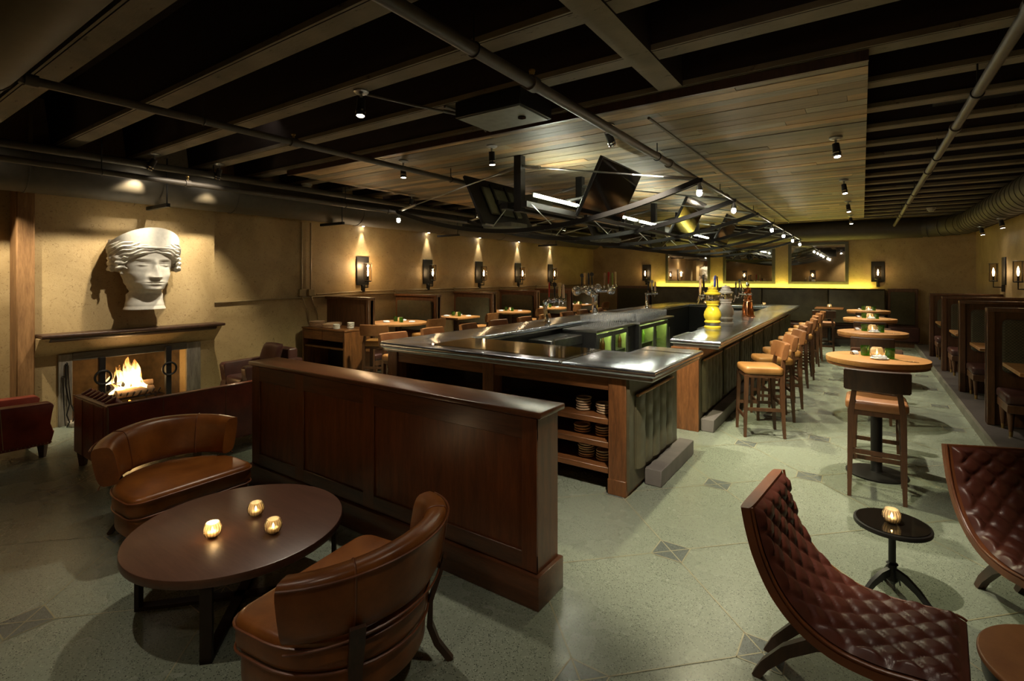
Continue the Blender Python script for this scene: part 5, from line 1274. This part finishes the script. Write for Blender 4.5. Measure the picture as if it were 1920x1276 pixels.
# ================================================================ SCONCES
def sconce(lab, loc, rz, grp):
    t = thing('wall_sconce', lab, 'wall lamp', loc, rz, grp)       # local +x points out of the wall, origin at the wall
    bm = BM(); box(bm, .0, .025, -.15, .15, -.28, .28, .004, 1); part(t, 'back_plate', bm, 'black_metal')
    bm = BM(); box(bm, .0, .05, -.035, .035, -.42, -.28, .004, 1); tube(bm, [(.03, 0, -.33), (.17, 0, -.33), (.17, 0, -.20)], .011, 8); lathe(bm, [(.065, -.215), (.07, -.205), (.07, -.195), (.015, -.19), (.014, -.10)], 20, (.17, 0, 0)); part(t, 'arm', bm, 'black_metal')
    bm = BM(); lathe(bm, [(.074, -.19), (.074, .15), (.070, .15), (.070, -.19)], 20, (.17, 0, 0), cap0=False, cap1=False); part(t, 'glass_cylinder', bm, 'smoke_glass')
    bm = BM()
    for a in (.6, 2.2, 3.9, 5.4): tube(bm, [(.17+.078*math.cos(a), .078*math.sin(a), -.20), (.17+.078*math.cos(a), .078*math.sin(a), .155)], .004, 5)
    tube(bm, [(.17+.078*math.cos(a*PI/10), .078*math.sin(a*PI/10), .153) for a in range(20)], .004, 5, True); part(t, 'cage', bm, 'black_metal')
    bm = BM(); lathe(bm, [(.008, -.10), (.016, -.06), (.018, -.02), (.010, .03), (.001, .065)], 12, (.17, 0, 0)); part(t, 'bulb', bm, 'filament')
    l = lamp('POINT', (loc[0]+.17*math.cos(rz), loc[1]+.17*math.sin(rz), loc[2]+.10), 13*SP, WARM, t, rad=.03)
    return t
SC = sconce('black wall sconce with glass cylinder on the left wall, nearest the service cabinet', (XL, 6.65, 1.94), 0, 'sconces on the left wall')
for i, y in enumerate((8.5, 10.4, 12.22, 14.08)):
    dup(SC, (XL, y, 1.94), 0, 'black wall sconce with glass cylinder on the left wall, %s from the service cabinet' % ordinal(i+1))
for i, y in enumerate((14.1, 12.1, 10.1)):
    dup(SC, (XR, y, 1.94), PI, 'black wall sconce with glass cylinder on the right wall, %s from the far corner' % ordinal(i).replace('nearest', 'first'), 'sconces on the right wall')
for x, lb_ in ((-6.2, 'left'), (.35, 'right')):
    dup(SC, (x, YF, 1.96), -PI/2, 'black wall sconce with glass cylinder on the far wall, %s of the mirrors' % lb_, 'sconces on the far wall')
for i, x in enumerate((-6.6, -4.6, -2.6, -.6, 1.2)):
    dup(SC, (x, YB, 1.94), PI/2, 'added unseen wall sconce behind the camera, %s from the fireplace side' % ordinal(i), 'added unseen sconces on the back wall')  # unseen sconces added so the far mirrors reflect a lit wall
for i, y in enumerate((6.63, 8.48, 10.38, 12.2, 14.06)):
    t = thing('wall_grazer', 'small downlight between duct and left wall above the %s left sconce' % ordinal(i), 'downlight', (-8.19, y, 2.90), 0, 'wall grazers')
    bm = BM(); cyl(bm, (-8.19, y, 2.83), (-8.19, y, 2.92), .030, n=14); part(t, 'housing', bm, 'black_metal', world=True)
    bm = BM(); box(bm, XL, -8.19, y-.015, y+.015, 2.86, 2.89); part(t, 'bracket', bm, 'black_metal', world=True)
    bm = BM(); cyl(bm, (-8.19, y, 2.826), (-8.19, y, 2.829), .022, n=14); part(t, 'lens', bm, 'downlight', world=True)
    lamp('SPOT', (-8.19, y, 2.81), 22*SP, SOFT, t, (-8.235, y, 1.9), 44, .6, .02)
# conduits on the left wall
for lb_, pts in (('lower conduit running along the left wall above the booths', [(-8.225, 3.74, 1.425), (-8.225, 5.2, 1.45), (-8.225, 6.6, 1.475), (-8.225, 16.6, 1.475)]), ('upper conduit running along the left wall above the booths', [(-8.225, 5.6, 1.50), (-8.225, 6.6, 1.535), (-8.225, 16.6, 1.535)])):
    t = thing('wall_conduit', lb_, 'conduit', pts[0]); bm = BM(); tube(bm, pts, .014, 8); part(t, 'conduit_run', bm, 'conduit_tan', world=True)
    bm = BM(); [box(bm, XL, -8.205, y-.02, y+.02, pts[-1][2]-.022, pts[-1][2]+.022) for y in (7.5, 9.4, 11.3, 13.2, 15)]; part(t, 'clip', bm, 'conduit_tan', world=True)
for k, y in enumerate((5.30, 5.48)):
    t = thing('wall_conduit', 'vertical conduit with outlet box on the left wall, %s of the pair' % ('left', 'right')[k], 'conduit', (-8.225, y, 1.5))
    bm = BM(); tube(bm, [(-8.225, y, 2.8), (-8.225, y, 1.60)], .014, 8); part(t, 'conduit_run', bm, 'conduit_tan', world=True)
    bm = BM(); box(bm, XL, -8.19, y-.06, y+.06, 1.48, 1.60, .005, 1); part(t, 'outlet_box', bm, 'conduit_tan', world=True)
    bm = BM(); tube(bm, [(-8.215, y, 1.48), (-8.20, y+.03, 1.36), (-8.205, y+.12, 1.15), (-8.215, y+.14, .99)], .010, 8); part(t, 'flex_cable', bm, 'conduit_tan', world=True)
